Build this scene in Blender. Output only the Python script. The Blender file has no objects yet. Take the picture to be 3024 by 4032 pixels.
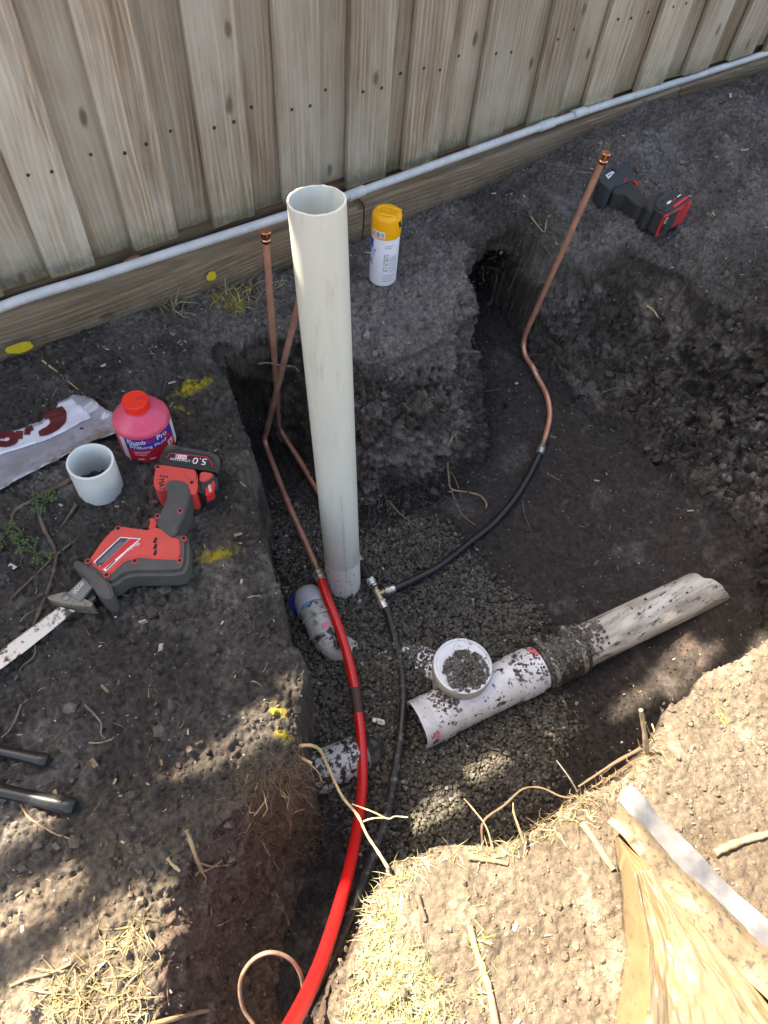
import bpy, bmesh, math, random
import numpy as np
from mathutils import Vector, Matrix
random.seed(7); rng = np.random.default_rng(11)
SC = bpy.context.scene
COL = SC.collection

# ------------------------------------------------------------------ camera, sky, sun, exposure
H = 1.24                       # camera height above the yard
F = 2750.0                     # focal length in photo pixels (photo 3024 x 4032)
PITCH, ROLL, YAW = 0.97294, 0.11718, 0.69526
cf = np.array([math.sin(YAW) * math.cos(PITCH), math.cos(YAW) * math.cos(PITCH), -math.sin(PITCH)])
cr = np.array([math.cos(YAW), -math.sin(YAW), 0.0])
cu = np.cross(cr, cf)
CR = math.cos(ROLL) * cr + math.sin(ROLL) * cu
CU = -math.sin(ROLL) * cr + math.cos(ROLL) * cu
CF = cf
EYE = np.array([0, 0, H])
cam_d = bpy.data.cameras.new('camera'); cam = bpy.data.objects.new('camera', cam_d); COL.objects.link(cam)
cam.matrix_world = Matrix(((CR[0], CU[0], -CF[0], 0), (CR[1], CU[1], -CF[1], 0), (CR[2], CU[2], -CF[2], H), (0, 0, 0, 1)))
cam_d.sensor_fit = 'VERTICAL'; cam_d.sensor_height = 24.0; cam_d.sensor_width = 18.0
cam_d.lens = F / 4032 * 24.0
cam_d.clip_start = 0.02; cam_d.clip_end = 300
SC.camera = cam

SUN = np.array([-0.38, 1.0, 1.417]); SUN = SUN / np.linalg.norm(SUN)      # towards the sun, behind the fence
w = bpy.data.worlds.new('World'); SC.world = w; w.use_nodes = True
nt = w.node_tree; bg = nt.nodes['Background']
sky = nt.nodes.new('ShaderNodeTexSky'); sky.sky_type = 'NISHITA'; sky.sun_disc = False
sky.sun_elevation = math.asin(SUN[2]); sky.sun_rotation = math.atan2(SUN[0], SUN[1])
sky.air_density = 1.0; sky.dust_density = 2.5; sky.ozone_density = 1.0
nt.links.new(sky.outputs[0], bg.inputs[0]); bg.inputs[1].default_value = 0.10
sl = bpy.data.lights.new('sun', 'SUN'); sl.energy = 4.6; sl.angle = math.radians(0.53); sl.color = (1.0, 0.95, 0.88)
so = bpy.data.objects.new('sun', sl); COL.objects.link(so)
so.rotation_euler = Vector((-SUN[0], -SUN[1], -SUN[2])).to_track_quat('-Z', 'Y').to_euler()
so.location = (-2, 5, 6)
SC.view_settings.view_transform = 'Standard'; SC.view_settings.look = 'None'
SC.view_settings.exposure = 2.5; SC.view_settings.gamma = 1.0
SC.view_settings.use_curve_mapping = False
SC.view_settings.use_white_balance = True; SC.view_settings.white_balance_temperature = 8200; SC.view_settings.white_balance_tint = 10   # the phone balanced for the open shade
SC.render.resolution_x = 768; SC.render.resolution_y = 1024
SC.render.engine = 'CYCLES'

# ------------------------------------------------------------------ photo pixel -> place
K = 3024 / 1659.0              # most pixels below were read off a 1659 px wide view of the photo
def ray(x, y): return CR * (x * K - 1512) + CU * (2016 - y * K) + CF * F
def U(x, y, z):                # on the level z
    v = ray(x, y); return EYE + v * ((z - H) / v[2])
def UY(x, y, Y):               # on the upright plane Y
    v = ray(x, y); return EYE + v * (Y / v[1])
def PX(p):
    v = np.asarray(p) - EYE; d = v @ CF
    return np.array([(1512 + F * (v @ CR) / d) / K, (2016 - F * (v @ CU) / d) / K])
def zone(ox, oy, sc):          # a zoomed view of the photo: offset, source pixels per view pixel
    return lambda x, y: ((ox + x * sc) / K, (oy + y * sc) / K)
def above(base, x, y):         # point on the pixel's ray nearest to the upright line over base
    v = ray(x, y); b = np.asarray(base)[:2]
    t = (b @ v[:2]) / (v[:2] @ v[:2]); return EYE + v * t

# ------------------------------------------------------------------ noise
def _hash(ix, iy, iz, seed):
    h = (ix.astype(np.uint32) * np.uint32(374761393) + iy.astype(np.uint32) * np.uint32(668265263)
         + iz.astype(np.uint32) * np.uint32(2147483647) + np.uint32(seed * 974711 + 13))
    h = (h ^ (h >> np.uint32(13))) * np.uint32(1274126177)
    h = (h ^ (h >> np.uint32(16))) * np.uint32(2246822519)
    return ((h ^ (h >> np.uint32(15))) & np.uint32(0xffffff)).astype(np.float32) / np.float32(0xffffff) * 2 - 1
def noise(x, y, z, f, seed=0):
    x = np.asarray(x, np.float32) * f + 1000; y = np.asarray(y, np.float32) * f + 1000; z = np.asarray(z, np.float32) * f + 1000
    i, j, k = np.floor(x).astype(np.int64), np.floor(y).astype(np.int64), np.floor(z).astype(np.int64)
    a, b, c = x - i, y - j, z - k
    a = a * a * (3 - 2 * a); b = b * b * (3 - 2 * b); c = c * c * (3 - 2 * c)
    def hh(p, q, r): return _hash(i + p, j + q, k + r, seed)
    l = lambda s, t, m: s + (t - s) * m
    return l(l(l(hh(0,0,0), hh(1,0,0), a), l(hh(0,1,0), hh(1,1,0), a), b), l(l(hh(0,0,1), hh(1,0,1), a), l(hh(0,1,1), hh(1,1,1), a), b), c)
def fbm(x, y, z, f, octs=4, seed=0, gain=.5):
    r = 0; a = 1.0
    for o in range(octs):
        r = r + a * noise(x, y, z, f, seed + o * 17); f *= 2.03; a *= gain
    return r
def cells(x, y, z, f, seed=0):
    """broken-clod pattern: (random value of the nearest clod, gap to the next one)"""
    x = np.asarray(x, np.float32) * f + 500; y = np.asarray(y, np.float32) * f + 500; z = np.asarray(z, np.float32) * f + 500
    i, j, k = np.floor(x).astype(np.int64), np.floor(y).astype(np.int64), np.floor(z).astype(np.int64)
    d1 = np.full(x.shape, 9., np.float32); d2 = d1.copy(); v = np.zeros(x.shape, np.float32)
    for a in (-1, 0, 1):
        for b in (-1, 0, 1):
            for c in (-1, 0, 1):
                I, J, K_ = i + a, j + b, k + c; h = _hash(I, J, K_, seed); h2 = np.modf(h * 917.3)[0]; h3 = np.modf(h * 5171.7)[0]
                d = np.sqrt((I + .5 + .45 * h - x) ** 2 + (J + .5 + .45 * h2 - y) ** 2 + (K_ + .5 + .45 * h3 - z) ** 2)
                m = d < d1; d2 = np.where(m, d1, np.minimum(d2, d)); v = np.where(m, h3, v); d1 = np.where(m, d, d1)
    return v, d2 - d1
def sst(x, a, b):
    t = np.clip((np.asarray(x, float) - a) / (b - a), 0, 1); return t * t * (3 - 2 * t)

# ------------------------------------------------------------------ object helpers
def tag(o, label=None, cat=None, group=None, kind=None):
    if label: o['label'] = label
    if cat: o['category'] = cat
    if group: o['group'] = group
    if kind: o['kind'] = kind
    return o
def thing(name, label, cat, loc=(0, 0, 0), group=None):
    o = bpy.data.objects.new(name, None); COL.objects.link(o); o.location = Vector(loc); o.empty_display_size = .05
    return tag(o, label, cat, group)
def mesh_of(V, Fc, smooth=None):
    me = bpy.data.meshes.new('m'); me.from_pydata([tuple(map(float, v)) for v in V], [], [tuple(f) for f in Fc]); me.update()
    if smooth is not None:
        me.shade_smooth(); me.set_sharp_from_angle(angle=math.radians(smooth))
    return me
def obj(name, me, mat, parent=None, loc=None):
    """mesh in world coordinates -> object; with a parent the vertices are moved into its frame"""
    o = bpy.data.objects.new(name, me); COL.objects.link(o)
    off = None
    if parent is not None:
        root = parent; off = Vector((0, 0, 0))
        while root is not None: off += root.location; root = root.parent
        me.transform(Matrix.Translation(-off)); o.parent = parent
    elif loc is not None:
        me.transform(Matrix.Translation(-Vector(loc))); o.location = Vector(loc)
    if mat is not None and len(me.materials) == 0: me.materials.append(mat)
    return o
def smooth_path(P, n=6):
    P = [np.asarray(p, float) for p in P]
    if len(P) < 3: return P
    out = []; Q = [2 * P[0] - P[1]] + P + [2 * P[-1] - P[-2]]
    for i in range(1, len(Q) - 2):
        p0, p1, p2, p3 = Q[i - 1:i + 3]
        for k in range(n):
            t = k / n
            out.append(.5 * ((2 * p1) + (-p0 + p2) * t + (2 * p0 - 5 * p1 + 4 * p2 - p3) * t * t + (-p0 + 3 * p1 - 3 * p2 + p3) * t ** 3))
    out.append(P[-1]); return out
def frames(P):
    P = np.array(P); T = np.gradient(P, axis=0); T /= np.linalg.norm(T, axis=1)[:, None] + 1e-12
    n = np.cross(T[0], [0, 0, 1.0])
    if np.linalg.norm(n) < 1e-3: n = np.cross(T[0], [0, 1.0, 0])
    n /= np.linalg.norm(n); N = [n]
    for i in range(1, len(P)):
        n = N[-1] - T[i] * (N[-1] @ T[i]); n /= np.linalg.norm(n) + 1e-12; N.append(n)
    N = np.array(N); B = np.cross(T, N); return P, T, N, B
def tube_data(P, r, seg=16, cap=True):
    P, T, N, B = frames(P); m = len(P); R = np.broadcast_to(np.asarray(r, float), (m,)) if np.ndim(r) < 1 else np.asarray(r, float)
    V = []; Fc = []
    for i in range(m):
        for k in range(seg):
            a = 2 * math.pi * k / seg; V.append(P[i] + R[i] * (math.cos(a) * N[i] + math.sin(a) * B[i]))
    for i in range(m - 1):
        for k in range(seg):
            k2 = (k + 1) % seg; Fc.append((i * seg + k, i * seg + k2, (i + 1) * seg + k2, (i + 1) * seg + k))
    if cap:
        Fc.append(tuple(range(seg))[::-1]); Fc.append(tuple((m - 1) * seg + k for k in range(seg)))
    return V, Fc
def tube(P, r, seg=16, cap=True, sm=50): return mesh_of(*tube_data(P, r, seg, cap), smooth=sm)
def revolve(prof, base, axis, seg=48, sm=38, ref=None, closed=False):
    """prof: list of (radius, height along axis)"""
    ax = np.asarray(axis, float); ax /= np.linalg.norm(ax)
    n = np.cross(ax, [0.3, .9, .1]) if ref is None else np.asarray(ref, float) - ax * (np.asarray(ref, float) @ ax)
    n /= np.linalg.norm(n); b = np.cross(ax, n); base = np.asarray(base, float); V = []; Fc = []; m = len(prof)
    for (r, h) in prof:
        for k in range(seg):
            a = 2 * math.pi * k / seg; V.append(base + ax * h + max(r, 1e-5) * (math.cos(a) * n + math.sin(a) * b))
    rows = range(m) if closed else range(m - 1)
    for i in rows:
        i2 = (i + 1) % m
        for k in range(seg):
            k2 = (k + 1) % seg; Fc.append((i * seg + k, i * seg + k2, i2 * seg + k2, i2 * seg + k))
    return mesh_of(V, Fc, smooth=sm)
def chaikin(P, n=1, q=.22):
    for _ in range(n):
        Q = []
        for i in range(len(P)):
            a, b = np.asarray(P[i], float), np.asarray(P[(i + 1) % len(P)], float)
            Q += [a * (1 - q) + b * q, a * q + b * (1 - q)]
        P = Q
    return P
def slab(P, z0, z1, bev=.003, seg=2, rnd=1, up=(0, 0, 1)):
    """extrude a closed outline (world points on the level z1) down to z0, edges rounded"""
    P = chaikin(P, rnd) if rnd else P
    bm = bmesh.new(); vs = [bm.verts.new((p[0], p[1], z1)) for p in P]
    f = bm.faces.new(vs)
    bmesh.ops.recalc_face_normals(bm, faces=[f])
    if f.normal.z < 0: f.normal_flip()
    r = bmesh.ops.extrude_face_region(bm, geom=[f]); nv = [e for e in r['geom'] if isinstance(e, bmesh.types.BMVert)]
    for v in nv: v.co.z = z0
    bmesh.ops.recalc_face_normals(bm, faces=bm.faces)
    if bev: 
        es = [e for e in bm.edges if e.calc_face_angle(0) > .5]
        bmesh.ops.bevel(bm, geom=es, offset=bev, segments=seg, affect='EDGES', clamp_overlap=True)
    me = bpy.data.meshes.new('m'); bm.to_mesh(me); bm.free(); me.shade_smooth(); me.set_sharp_from_angle(angle=math.radians(40)); return me
def box(c, s, bev=.003, rot=None, seg=2):
    bm = bmesh.new(); bmesh.ops.create_cube(bm, size=1)
    for v in bm.verts: v.co = Vector((v.co.x * s[0], v.co.y * s[1], v.co.z * s[2]))
    if bev: bmesh.ops.bevel(bm, geom=bm.edges[:], offset=bev, segments=seg, affect='EDGES', clamp_overlap=True)
    if rot is not None: bm.transform(rot)
    bm.transform(Matrix.Translation(Vector(c)))
    me = bpy.data.meshes.new('m'); bm.to_mesh(me); bm.free(); me.shade_smooth(); me.set_sharp_from_angle(angle=math.radians(40)); return me
def text_data(s, ext=0.0):
    cu_ = bpy.data.curves.new('t', 'FONT'); cu_.body = s; cu_.resolution_u = 3; cu_.extrude = ext
    o = bpy.data.objects.new('t', cu_); COL.objects.link(o)
    dg = bpy.context.evaluated_depsgraph_get(); dg.update()
    me = bpy.data.meshes.new_from_object(o.evaluated_get(dg)); bpy.data.objects.remove(o)
    V = np.array([v.co[:] for v in me.vertices]) if len(me.vertices) else np.zeros((0, 3)); Fc = [tuple(p.vertices) for p in me.polygons]
    V[:, 0] -= V[:, 0].min(); V[:, 1] -= V[:, 1].min(); V[:, :2] /= 1.0
    return V, Fc
def flat_text(s, A, B, up, hgt=None, lift=.0012):
    """lettering along A -> B (world); up: rough up direction of the letters"""
    V, Fc = text_data(s); A, B, up = np.asarray(A, float), np.asarray(B, float), np.asarray(up, float)
    d = B - A; L = np.linalg.norm(d); d /= L; up = up - d * (up @ d); up /= np.linalg.norm(up)
    n = np.cross(d, up); sx = L / V[:, 0].max(); sy = (hgt / V[:, 1].max()) if hgt else sx
    W = [A + d * v[0] * sx + up * v[1] * sy + (n if n[2] > 0 else -n) * lift for v in V]
    return mesh_of(W, Fc)

# ------------------------------------------------------------------ materials
def mat(name, col, rough=.6, metal=0.0, var=None, grime=None, bump=None, spec=.5, stretch=(1, 1, 1), trans=0, coat=0, alpha=1, grime2=None, sss=0):
    m = bpy.data.materials.new(name); m.use_nodes = True; N = m.node_tree.nodes; L = m.node_tree.links; b = N['Principled BSDF']
    b.inputs['Roughness'].default_value = rough; b.inputs['Metallic'].default_value = metal
    b.inputs['Specular IOR Level'].default_value = spec; b.inputs['Transmission Weight'].default_value = trans
    b.inputs['Coat Weight'].default_value = coat; b.inputs['Alpha'].default_value = alpha
    if sss: b.inputs['Subsurface Weight'].default_value = sss; b.inputs['Subsurface Radius'].default_value = (.02, .01, .006); b.inputs['Subsurface Scale'].default_value = .5
    tc = N.new('ShaderNodeTexCoord'); mp = N.new('ShaderNodeMapping'); L.new(tc.outputs['Object'], mp.inputs[0]); mp.inputs['Scale'].default_value = stretch
    rgb = N.new('ShaderNodeRGB'); rgb.outputs[0].default_value = (*col, 1); out = rgb.outputs[0]
    def nz(scale, det=5, ro=.6):
        n = N.new('ShaderNodeTexNoise'); n.inputs['Scale'].default_value = scale; n.inputs['Detail'].default_value = det; n.inputs['Roughness'].default_value = ro
        L.new(mp.outputs[0], n.inputs['Vector']); return n.outputs[0]
    def ramp(src, a, c):
        r = N.new('ShaderNodeMapRange'); r.inputs[1].default_value = a; r.inputs[2].default_value = c; r.interpolation_type = 'SMOOTHSTEP'; L.new(src, r.inputs[0]); return r.outputs[0]
    def mix(f, a, bcol):
        x = N.new('ShaderNodeMix'); x.data_type = 'RGBA'; L.new(f, x.inputs[0]); L.new(a, x.inputs[6])
        x.inputs[7].default_value = (*bcol, 1); return x.outputs[2]
    if var:                                   # (second colour, scale)
        out = mix(ramp(nz(var[1], 5), .35, .65), out, var[0])
    for g in (grime, grime2):
        if g:
            fac = ramp(nz(g[1], 7, .7), g[2], g[3])
            if len(g) > 4:                    # dirt gathers in drifts, not everywhere
                ml = N.new('ShaderNodeMath'); ml.operation = 'MULTIPLY'; L.new(fac, ml.inputs[0]); L.new(ramp(nz(g[4], 3, .5), .44, .58), ml.inputs[1]); fac = ml.outputs[0]
            out = mix(fac, out, g[0])
    L.new(out, b.inputs['Base Color'])
    if bump:
        bp = N.new('ShaderNodeBump'); bp.inputs['Strength'].default_value = bump[1]; bp.inputs['Distance'].default_value = bump[2]
        L.new(nz(bump[0], 6), bp.inputs['Height']); L.new(bp.outputs[0], b.inputs['Normal'])
    return m
def attr_mat(name, rough=.9, bump=((70, .55, .012), (240, .7, .005), (900, .5, .002)), spec=.25, mul=(90, .55, 1.45), specks=False):
    m = bpy.data.materials.new(name); m.use_nodes = True; N = m.node_tree.nodes; L = m.node_tree.links; b = N['Principled BSDF']
    b.inputs['Roughness'].default_value = rough; b.inputs['Specular IOR Level'].default_value = spec
    at = N.new('ShaderNodeAttribute'); at.attribute_name = 'Col'; tc = N.new('ShaderNodeTexCoord')
    def nz(scale, det=6, ro=.65):
        n = N.new('ShaderNodeTexNoise'); n.inputs['Scale'].default_value = scale; n.inputs['Detail'].default_value = det; n.inputs['Roughness'].default_value = ro
        L.new(tc.outputs['Object'], n.inputs['Vector']); return n.outputs[0]
    mr = N.new('ShaderNodeMapRange'); L.new(nz(mul[0]), mr.inputs[0]); mr.inputs[1].default_value = .3; mr.inputs[2].default_value = .7
    mr.inputs[3].default_value = mul[1]; mr.inputs[4].default_value = mul[2]
    vm = N.new('ShaderNodeVectorMath'); vm.operation = 'SCALE'; L.new(at.outputs['Color'], vm.inputs[0]); L.new(mr.outputs[0], vm.inputs['Scale']); out = vm.outputs[0]
    if specks:
        vo = N.new('ShaderNodeTexVoronoi'); vo.inputs['Scale'].default_value = 95; L.new(tc.outputs['Object'], vo.inputs['Vector'])
        lt = N.new('ShaderNodeMath'); lt.operation = 'LESS_THAN'; L.new(vo.outputs['Distance'], lt.inputs[0]); lt.inputs[1].default_value = .14
        sp = N.new('ShaderNodeSeparateColor'); L.new(vo.outputs['Color'], sp.inputs[0])
        g = N.new('ShaderNodeMath'); g.operation = 'GREATER_THAN'; L.new(sp.outputs[0], g.inputs[0]); g.inputs[1].default_value = .9
        mm = N.new('ShaderNodeMath'); mm.operation = 'MULTIPLY'; L.new(lt.outputs[0], mm.inputs[0]); L.new(g.outputs[0], mm.inputs[1])
        x = N.new('ShaderNodeMix'); x.data_type = 'RGBA'; L.new(mm.outputs[0], x.inputs[0]); L.new(out, x.inputs[6]); x.inputs[7].default_value = (.4, .38, .34, 1); out = x.outputs[2]
    L.new(out, b.inputs['Base Color']); prev = None
    for (s, st, ds) in bump:
        bp = N.new('ShaderNodeBump'); bp.inputs['Strength'].default_value = st; bp.inputs['Distance'].default_value = ds; L.new(nz(s), bp.inputs['Height'])
        if prev: L.new(prev, bp.inputs['Normal'])
        prev = bp.outputs[0]
    if prev: L.new(prev, b.inputs['Normal'])
    return m
def set_col(me, C):
    a = me.color_attributes.new('Col', 'FLOAT_COLOR', 'POINT'); C = np.asarray(C, np.float32)
    a.data.foreach_set('color', np.concatenate([C, np.ones((len(C), 1), np.float32)], 1).ravel())
def wood_mat(name, dark, light, grey, greyamt, stain=None, flat=False):
    m = bpy.data.materials.new(name); m.use_nodes = True; N = m.node_tree.nodes; L = m.node_tree.links; b = N['Principled BSDF']
    b.inputs['Roughness'].default_value = .82; b.inputs['Specular IOR Level'].default_value = .2
    tc = N.new('ShaderNodeTexCoord'); oi = N.new('ShaderNodeObjectInfo')
    cb = N.new('ShaderNodeCombineXYZ'); mu = N.new('ShaderNodeMath'); mu.operation = 'MULTIPLY'; mu.inputs[1].default_value = 37.0; L.new(oi.outputs['Random'], mu.inputs[0])
    for i in range(3): L.new(mu.outputs[0], cb.inputs[i])
    ad = N.new('ShaderNodeVectorMath'); L.new(tc.outputs['Object'], ad.inputs[0]); L.new(cb.outputs[0], ad.inputs[1])
    src = ad.outputs[0]
    if flat:                                  # boards lying along x: turn the grain
        rm = N.new('ShaderNodeMapping'); rm.inputs['Rotation'].default_value = (0, math.pi / 2, 0); L.new(src, rm.inputs[0]); src = rm.outputs[0]
    def mapped(sc):
        mp = N.new('ShaderNodeMapping'); mp.inputs['Scale'].default_value = sc; L.new(src, mp.inputs[0]); return mp.outputs[0]
    def nz(vec, scale, det=6, ro=.6, dist=0):
        n = N.new('ShaderNodeTexNoise'); n.inputs['Scale'].default_value = scale; n.inputs['Detail'].default_value = det; n.inputs['Roughness'].default_value = ro
        n.inputs['Distortion'].default_value = dist; L.new(vec, n.inputs['Vector']); return n.outputs[0]
    def rr(src, a, c, lo=0, hi=1):
        r = N.new('ShaderNodeMapRange'); r.inputs[1].default_value = a; r.inputs[2].default_value = c; r.inputs[3].default_value = lo; r.inputs[4].default_value = hi; L.new(src, r.inputs[0]); return r.outputs[0]
    def mix(f, a, c, blend='MIX'):
        x = N.new('ShaderNodeMix'); x.data_type = 'RGBA'; x.blend_type = blend
        if isinstance(f, float): x.inputs[0].default_value = f
        else: L.new(f, x.inputs[0])
        for s, v in ((6, a), (7, c)):
            if isinstance(v, tuple): x.inputs[s].default_value = (*v, 1)
            else: L.new(v, x.inputs[s])
        return x.outputs[2]
    # warped rings: growth bands that run along the board
    warp = nz(mapped((2.0, 2.0, .55)), 1.0, 3, .5); 
    wv = N.new('ShaderNodeVectorMath'); wv.operation = 'MULTIPLY_ADD'; L.new(warp, wv.inputs[0]); wv.inputs[1].default_value = (.22, .22, 0); L.new(src, wv.inputs[2])
    mp = N.new('ShaderNodeMapping'); mp.inputs['Scale'].default_value = (1, 1, .12); L.new(wv.outputs[0], mp.inputs[0])
    wave = N.new('ShaderNodeTexWave'); wave.wave_type = 'BANDS'; wave.bands_direction = 'X'; wave.inputs['Scale'].default_value = 22; wave.inputs['Distortion'].default_value = 5; wave.inputs['Detail'].default_value = 4
    wave.inputs['Detail Scale'].default_value = 1.4; L.new(mp.outputs[0], wave.inputs['Vector'])
    fine = nz(mapped((1, 1, .018)), 170, 5, .65)
    blotch = nz(mapped((1, 1, .35)), 7, 5, .6)
    col = mix(rr(wave.outputs[0], .1, .9, .1, .60), light, dark)
    streak = nz(mapped((1, 1, .03)), 38, 5, .6); col = mix(rr(streak, .48, .72, 0, .75), col, tuple(c * .55 for c in dark))
    col = mix(rr(fine, .40, .66, 0, .75), col, tuple(c * .55 for c in dark))
    col = mix(rr(blotch, .35, .75, 0, greyamt), col, grey)
    br = rr(oi.outputs['Random'], 0, 1, .74, 1.14)
    vs = N.new('ShaderNodeVectorMath'); vs.operation = 'SCALE'; L.new(col, vs.inputs[0]); L.new(br, vs.inputs['Scale']); col = vs.outputs[0]
    # knots
    vo = N.new('ShaderNodeTexVoronoi'); vo.voronoi_dimensions = '2D'; vo.inputs['Scale'].default_value = 1.0
    ks = N.new('ShaderNodeSeparateXYZ'); L.new(mapped((5.2, 1, 2.3)), ks.inputs[0]); kc = N.new('ShaderNodeCombineXYZ'); L.new(ks.outputs[0], kc.inputs[0]); L.new(ks.outputs[2], kc.inputs[1])
    kd = N.new('ShaderNodeVectorMath'); kd.operation = 'MULTIPLY_ADD'; L.new(nz(mapped((1, 1, 1)), 18, 3), kd.inputs[0]); kd.inputs[1].default_value = (.06, .06, 0); L.new(kc.outputs[0], kd.inputs[2]); L.new(kd.outputs[0], vo.inputs['Vector'])
    kn = rr(vo.outputs['Distance'], .025, .055, .8, 0); col = mix(kn, col, tuple(c * .45 for c in dark))
    if stain:
        sx = N.new('ShaderNodeSeparateXYZ'); L.new(tc.outputs['Object'], sx.inputs[0])
        low = rr(sx.outputs[2], stain[1], stain[2], 1, 0); sn = rr(nz(mapped((1, 1, 1)), 28, 6, .7), .3, .62)
        mm = N.new('ShaderNodeMath'); mm.operation = 'MULTIPLY'; L.new(low, mm.inputs[0]); L.new(sn, mm.inputs[1]); col = mix(mm.outputs[0], col, stain[0])
    L.new(col, b.inputs['Base Color'])
    bp = N.new('ShaderNodeBump'); bp.inputs['Strength'].default_value = .7; bp.inputs['Distance'].default_value = .0022; L.new(fine, bp.inputs['Height'])
    bp2 = N.new('ShaderNodeBump'); bp2.inputs['Strength'].default_value = .3; bp2.inputs['Distance'].default_value = .002; L.new(wave.outputs[0], bp2.inputs['Height']); L.new(bp.outputs[0], bp2.inputs['Normal'])
    L.new(bp2.outputs[0], b.inputs['Normal'])
    return m
SOIL = (.022, .019, .017)
MT = {}
def mk(): 
    MT['paling'] = wood_mat('weathered_pine', (.27, .175, .115), (.56, .44, .325), (.56, .505, .43), .95, stain=((.17, .16, .095), .11, .20))
    MT['paling_shaded'] = wood_mat('weathered_pine_shaded', (.22, .14, .09), (.44, .335, .24), (.43, .385, .32), .9, stain=((.14, .135, .08), .11, .20))  # inner boards coloured darker, painting in the shade behind the outer palings
    MT['plinth'] = wood_mat('plinth_timber', (.15, .090, .055), (.36, .25, .165), (.24, .20, .15), .7, stain=((.055, .040, .030), -.08, .09), flat=True)
    MT['nail'] = mat('rusty_nail', (.03, .025, .022), .7)
    MT['conduit'] = mat('grey_white_conduit', (.52, .52, .53), .55, var=((.44, .44, .45), 30), grime=((.25, .23, .19), 60, .62, .75))
    MT['pvc'] = mat('white_pvc', (.60, .60, .535), .40, var=((.53, .535, .485), 9), grime=((.34, .31, .235), 20, .50, .76), stretch=(1, 1, .14), grime2=((.22, .20, .155), 120, .66, .76))
    MT['pvc_foot'] = mat('white_pvc_splashed', (.72, .72, .68), .4, grime=((.03, .027, .022), 150, .58, .64))
    MT['pvc_grey'] = mat('pale_pvc_offcut', (.66, .68, .66), .42, var=((.60, .62, .61), 20), grime=((.30, .28, .23), 40, .64, .80))
    MT['pvc_lilac'] = mat('junction_pvc', (.70, .70, .75), .4, var=((.55, .54, .55), 11), grime=((.045, .040, .034), 50, .56, .60, 8), grime2=((.30, .27, .23), 16, .56, .74))
    MT['pvc_cap'] = mat('screw_cap_pvc', (.66, .68, .72), .42, var=((.56, .57, .59), 16), grime=((.06, .053, .045), 60, .54, .59, 12))
    MT['pvc_capside'] = mat('screw_cap_side_pvc', (.50, .46, .38), .5, grime=((.25, .22, .17), 20, .5, .7))
    MT['bend'] = mat('grey_bend_pvc', (.47, .49, .56), .36, grime=((.03, .027, .022), 120, .64, .68))
    MT['bend_dirty'] = mat('grey_bend_smeared_pvc', (.46, .46, .44), .5, var=((.36, .35, .30), 20), grime=((.13, .115, .085), 26, .50, .62), grime2=((.025, .022, .018), 50, .50, .55, 11))
    MT['old'] = mat('old_drain_pvc', (.54, .53, .50), .6, var=((.36, .34, .30), 26), grime=((.26, .235, .19), 30, .48, .68), grime2=((.07, .062, .052), 55, .54, .60, 9), bump=(60, .3, .002))
    MT['stub'] = mat('mottled_stub_pvc', (.48, .47, .45), .5, grime=((.022, .019, .016), 46, .47, .52))
    MT['rubber'] = mat('black_rubber', (.022, .020, .019), .6, grime=((.10, .09, .075), 40, .48, .62))
    MT['steel'] = mat('clamp_steel', (.40, .37, .33), .4, .7, grime=((.04, .034, .03), 60, .5, .6))
    MT['primer_blue'] = mat('blue_primer', (.02, .03, .30), .4)
    MT['primer_sky'] = mat('pale_blue_mark', (.12, .30, .62), .45)
    MT['pink'] = mat('pink_primer', (.70, .16, .22), .45, grime=((.06, .05, .04), 70, .58, .64))
    MT['copper'] = mat('copper', (.68, .33, .23), .40, .5, var=((.56, .26, .18), 25), grime=((.16, .07, .05), 60, .62, .75))
    MT['copper_dull'] = mat('handled_copper', (.56, .28, .21), .42, .5, var=((.40, .19, .145), 22), grime=((.10, .05, .04), 60, .60, .75))
    MT['copper_new'] = mat('bright_copper', (.80, .36, .22), .2, 1.0)
    MT['brass'] = mat('brass_fitting', (.42, .35, .22), .4, .7, grime=((.06, .05, .037), 60, .50, .62))
    MT['crimp'] = mat('crimp_steel', (.60, .60, .56), .33, .85, grime=((.07, .062, .05), 70, .52, .64))
    MT['red_hose'] = mat('red_pipe', (.62, .012, .014), .32, spec=.5, grime=((.03, .016, .014), 95, .66, .70), grime2=((.22, .06, .05), 16, .66, .8))
    MT['black_hose'] = mat('black_pipe', (.014, .014, .016), .38, grime=((.11, .10, .085), 130, .63, .70))
    MT['hose_dusty'] = mat('dusty_black_pipe', (.018, .018, .019), .45, grime=((.16, .145, .115), 60, .52, .66))
    MT['sticker'] = mat('white_print', (.78, .78, .80), .5)
    MT['red'] = mat('red_tool_shell', (.66, .060, .048), .45, var=((.56, .06, .05), 30), grime=((.22, .10, .08), 30, .62, .85), grime2=((.10, .06, .05), 110, .66, .74))
    MT['red_screw'] = mat('red_recess', (.42, .02, .018), .5)
    MT['dark_hole'] = mat('dark_recess', (.006, .006, .006), .8)
    MT['overmold'] = mat('grey_rubber_grip', (.055, .056, .058), .62, var=((.075, .072, .066), 22), grime=((.12, .11, .09), 45, .62, .80), bump=(500, .15, .0006))
    MT['black_plastic'] = mat('black_plastic', (.020, .020, .022), .42, grime=((.07, .066, .058), 60, .64, .80))
    MT['dusty_plastic'] = mat('dusty_black_plastic', (.045, .045, .045), .6, grime=((.13, .125, .11), 40, .5, .75))
    MT['steel_grey'] = mat('grey_steel_bar', (.17, .18, .19), .45, .6)
    MT['shoe'] = mat('worn_shoe_metal', (.22, .20, .17), .55, .5, grime=((.07, .06, .05), 35, .5, .7))
    MT['blade'] = mat('worn_saw_blade', (.56, .55, .53), .42, .4, grime=((.05, .045, .038), 30, .52, .60), stretch=(1, 1, 1))
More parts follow.
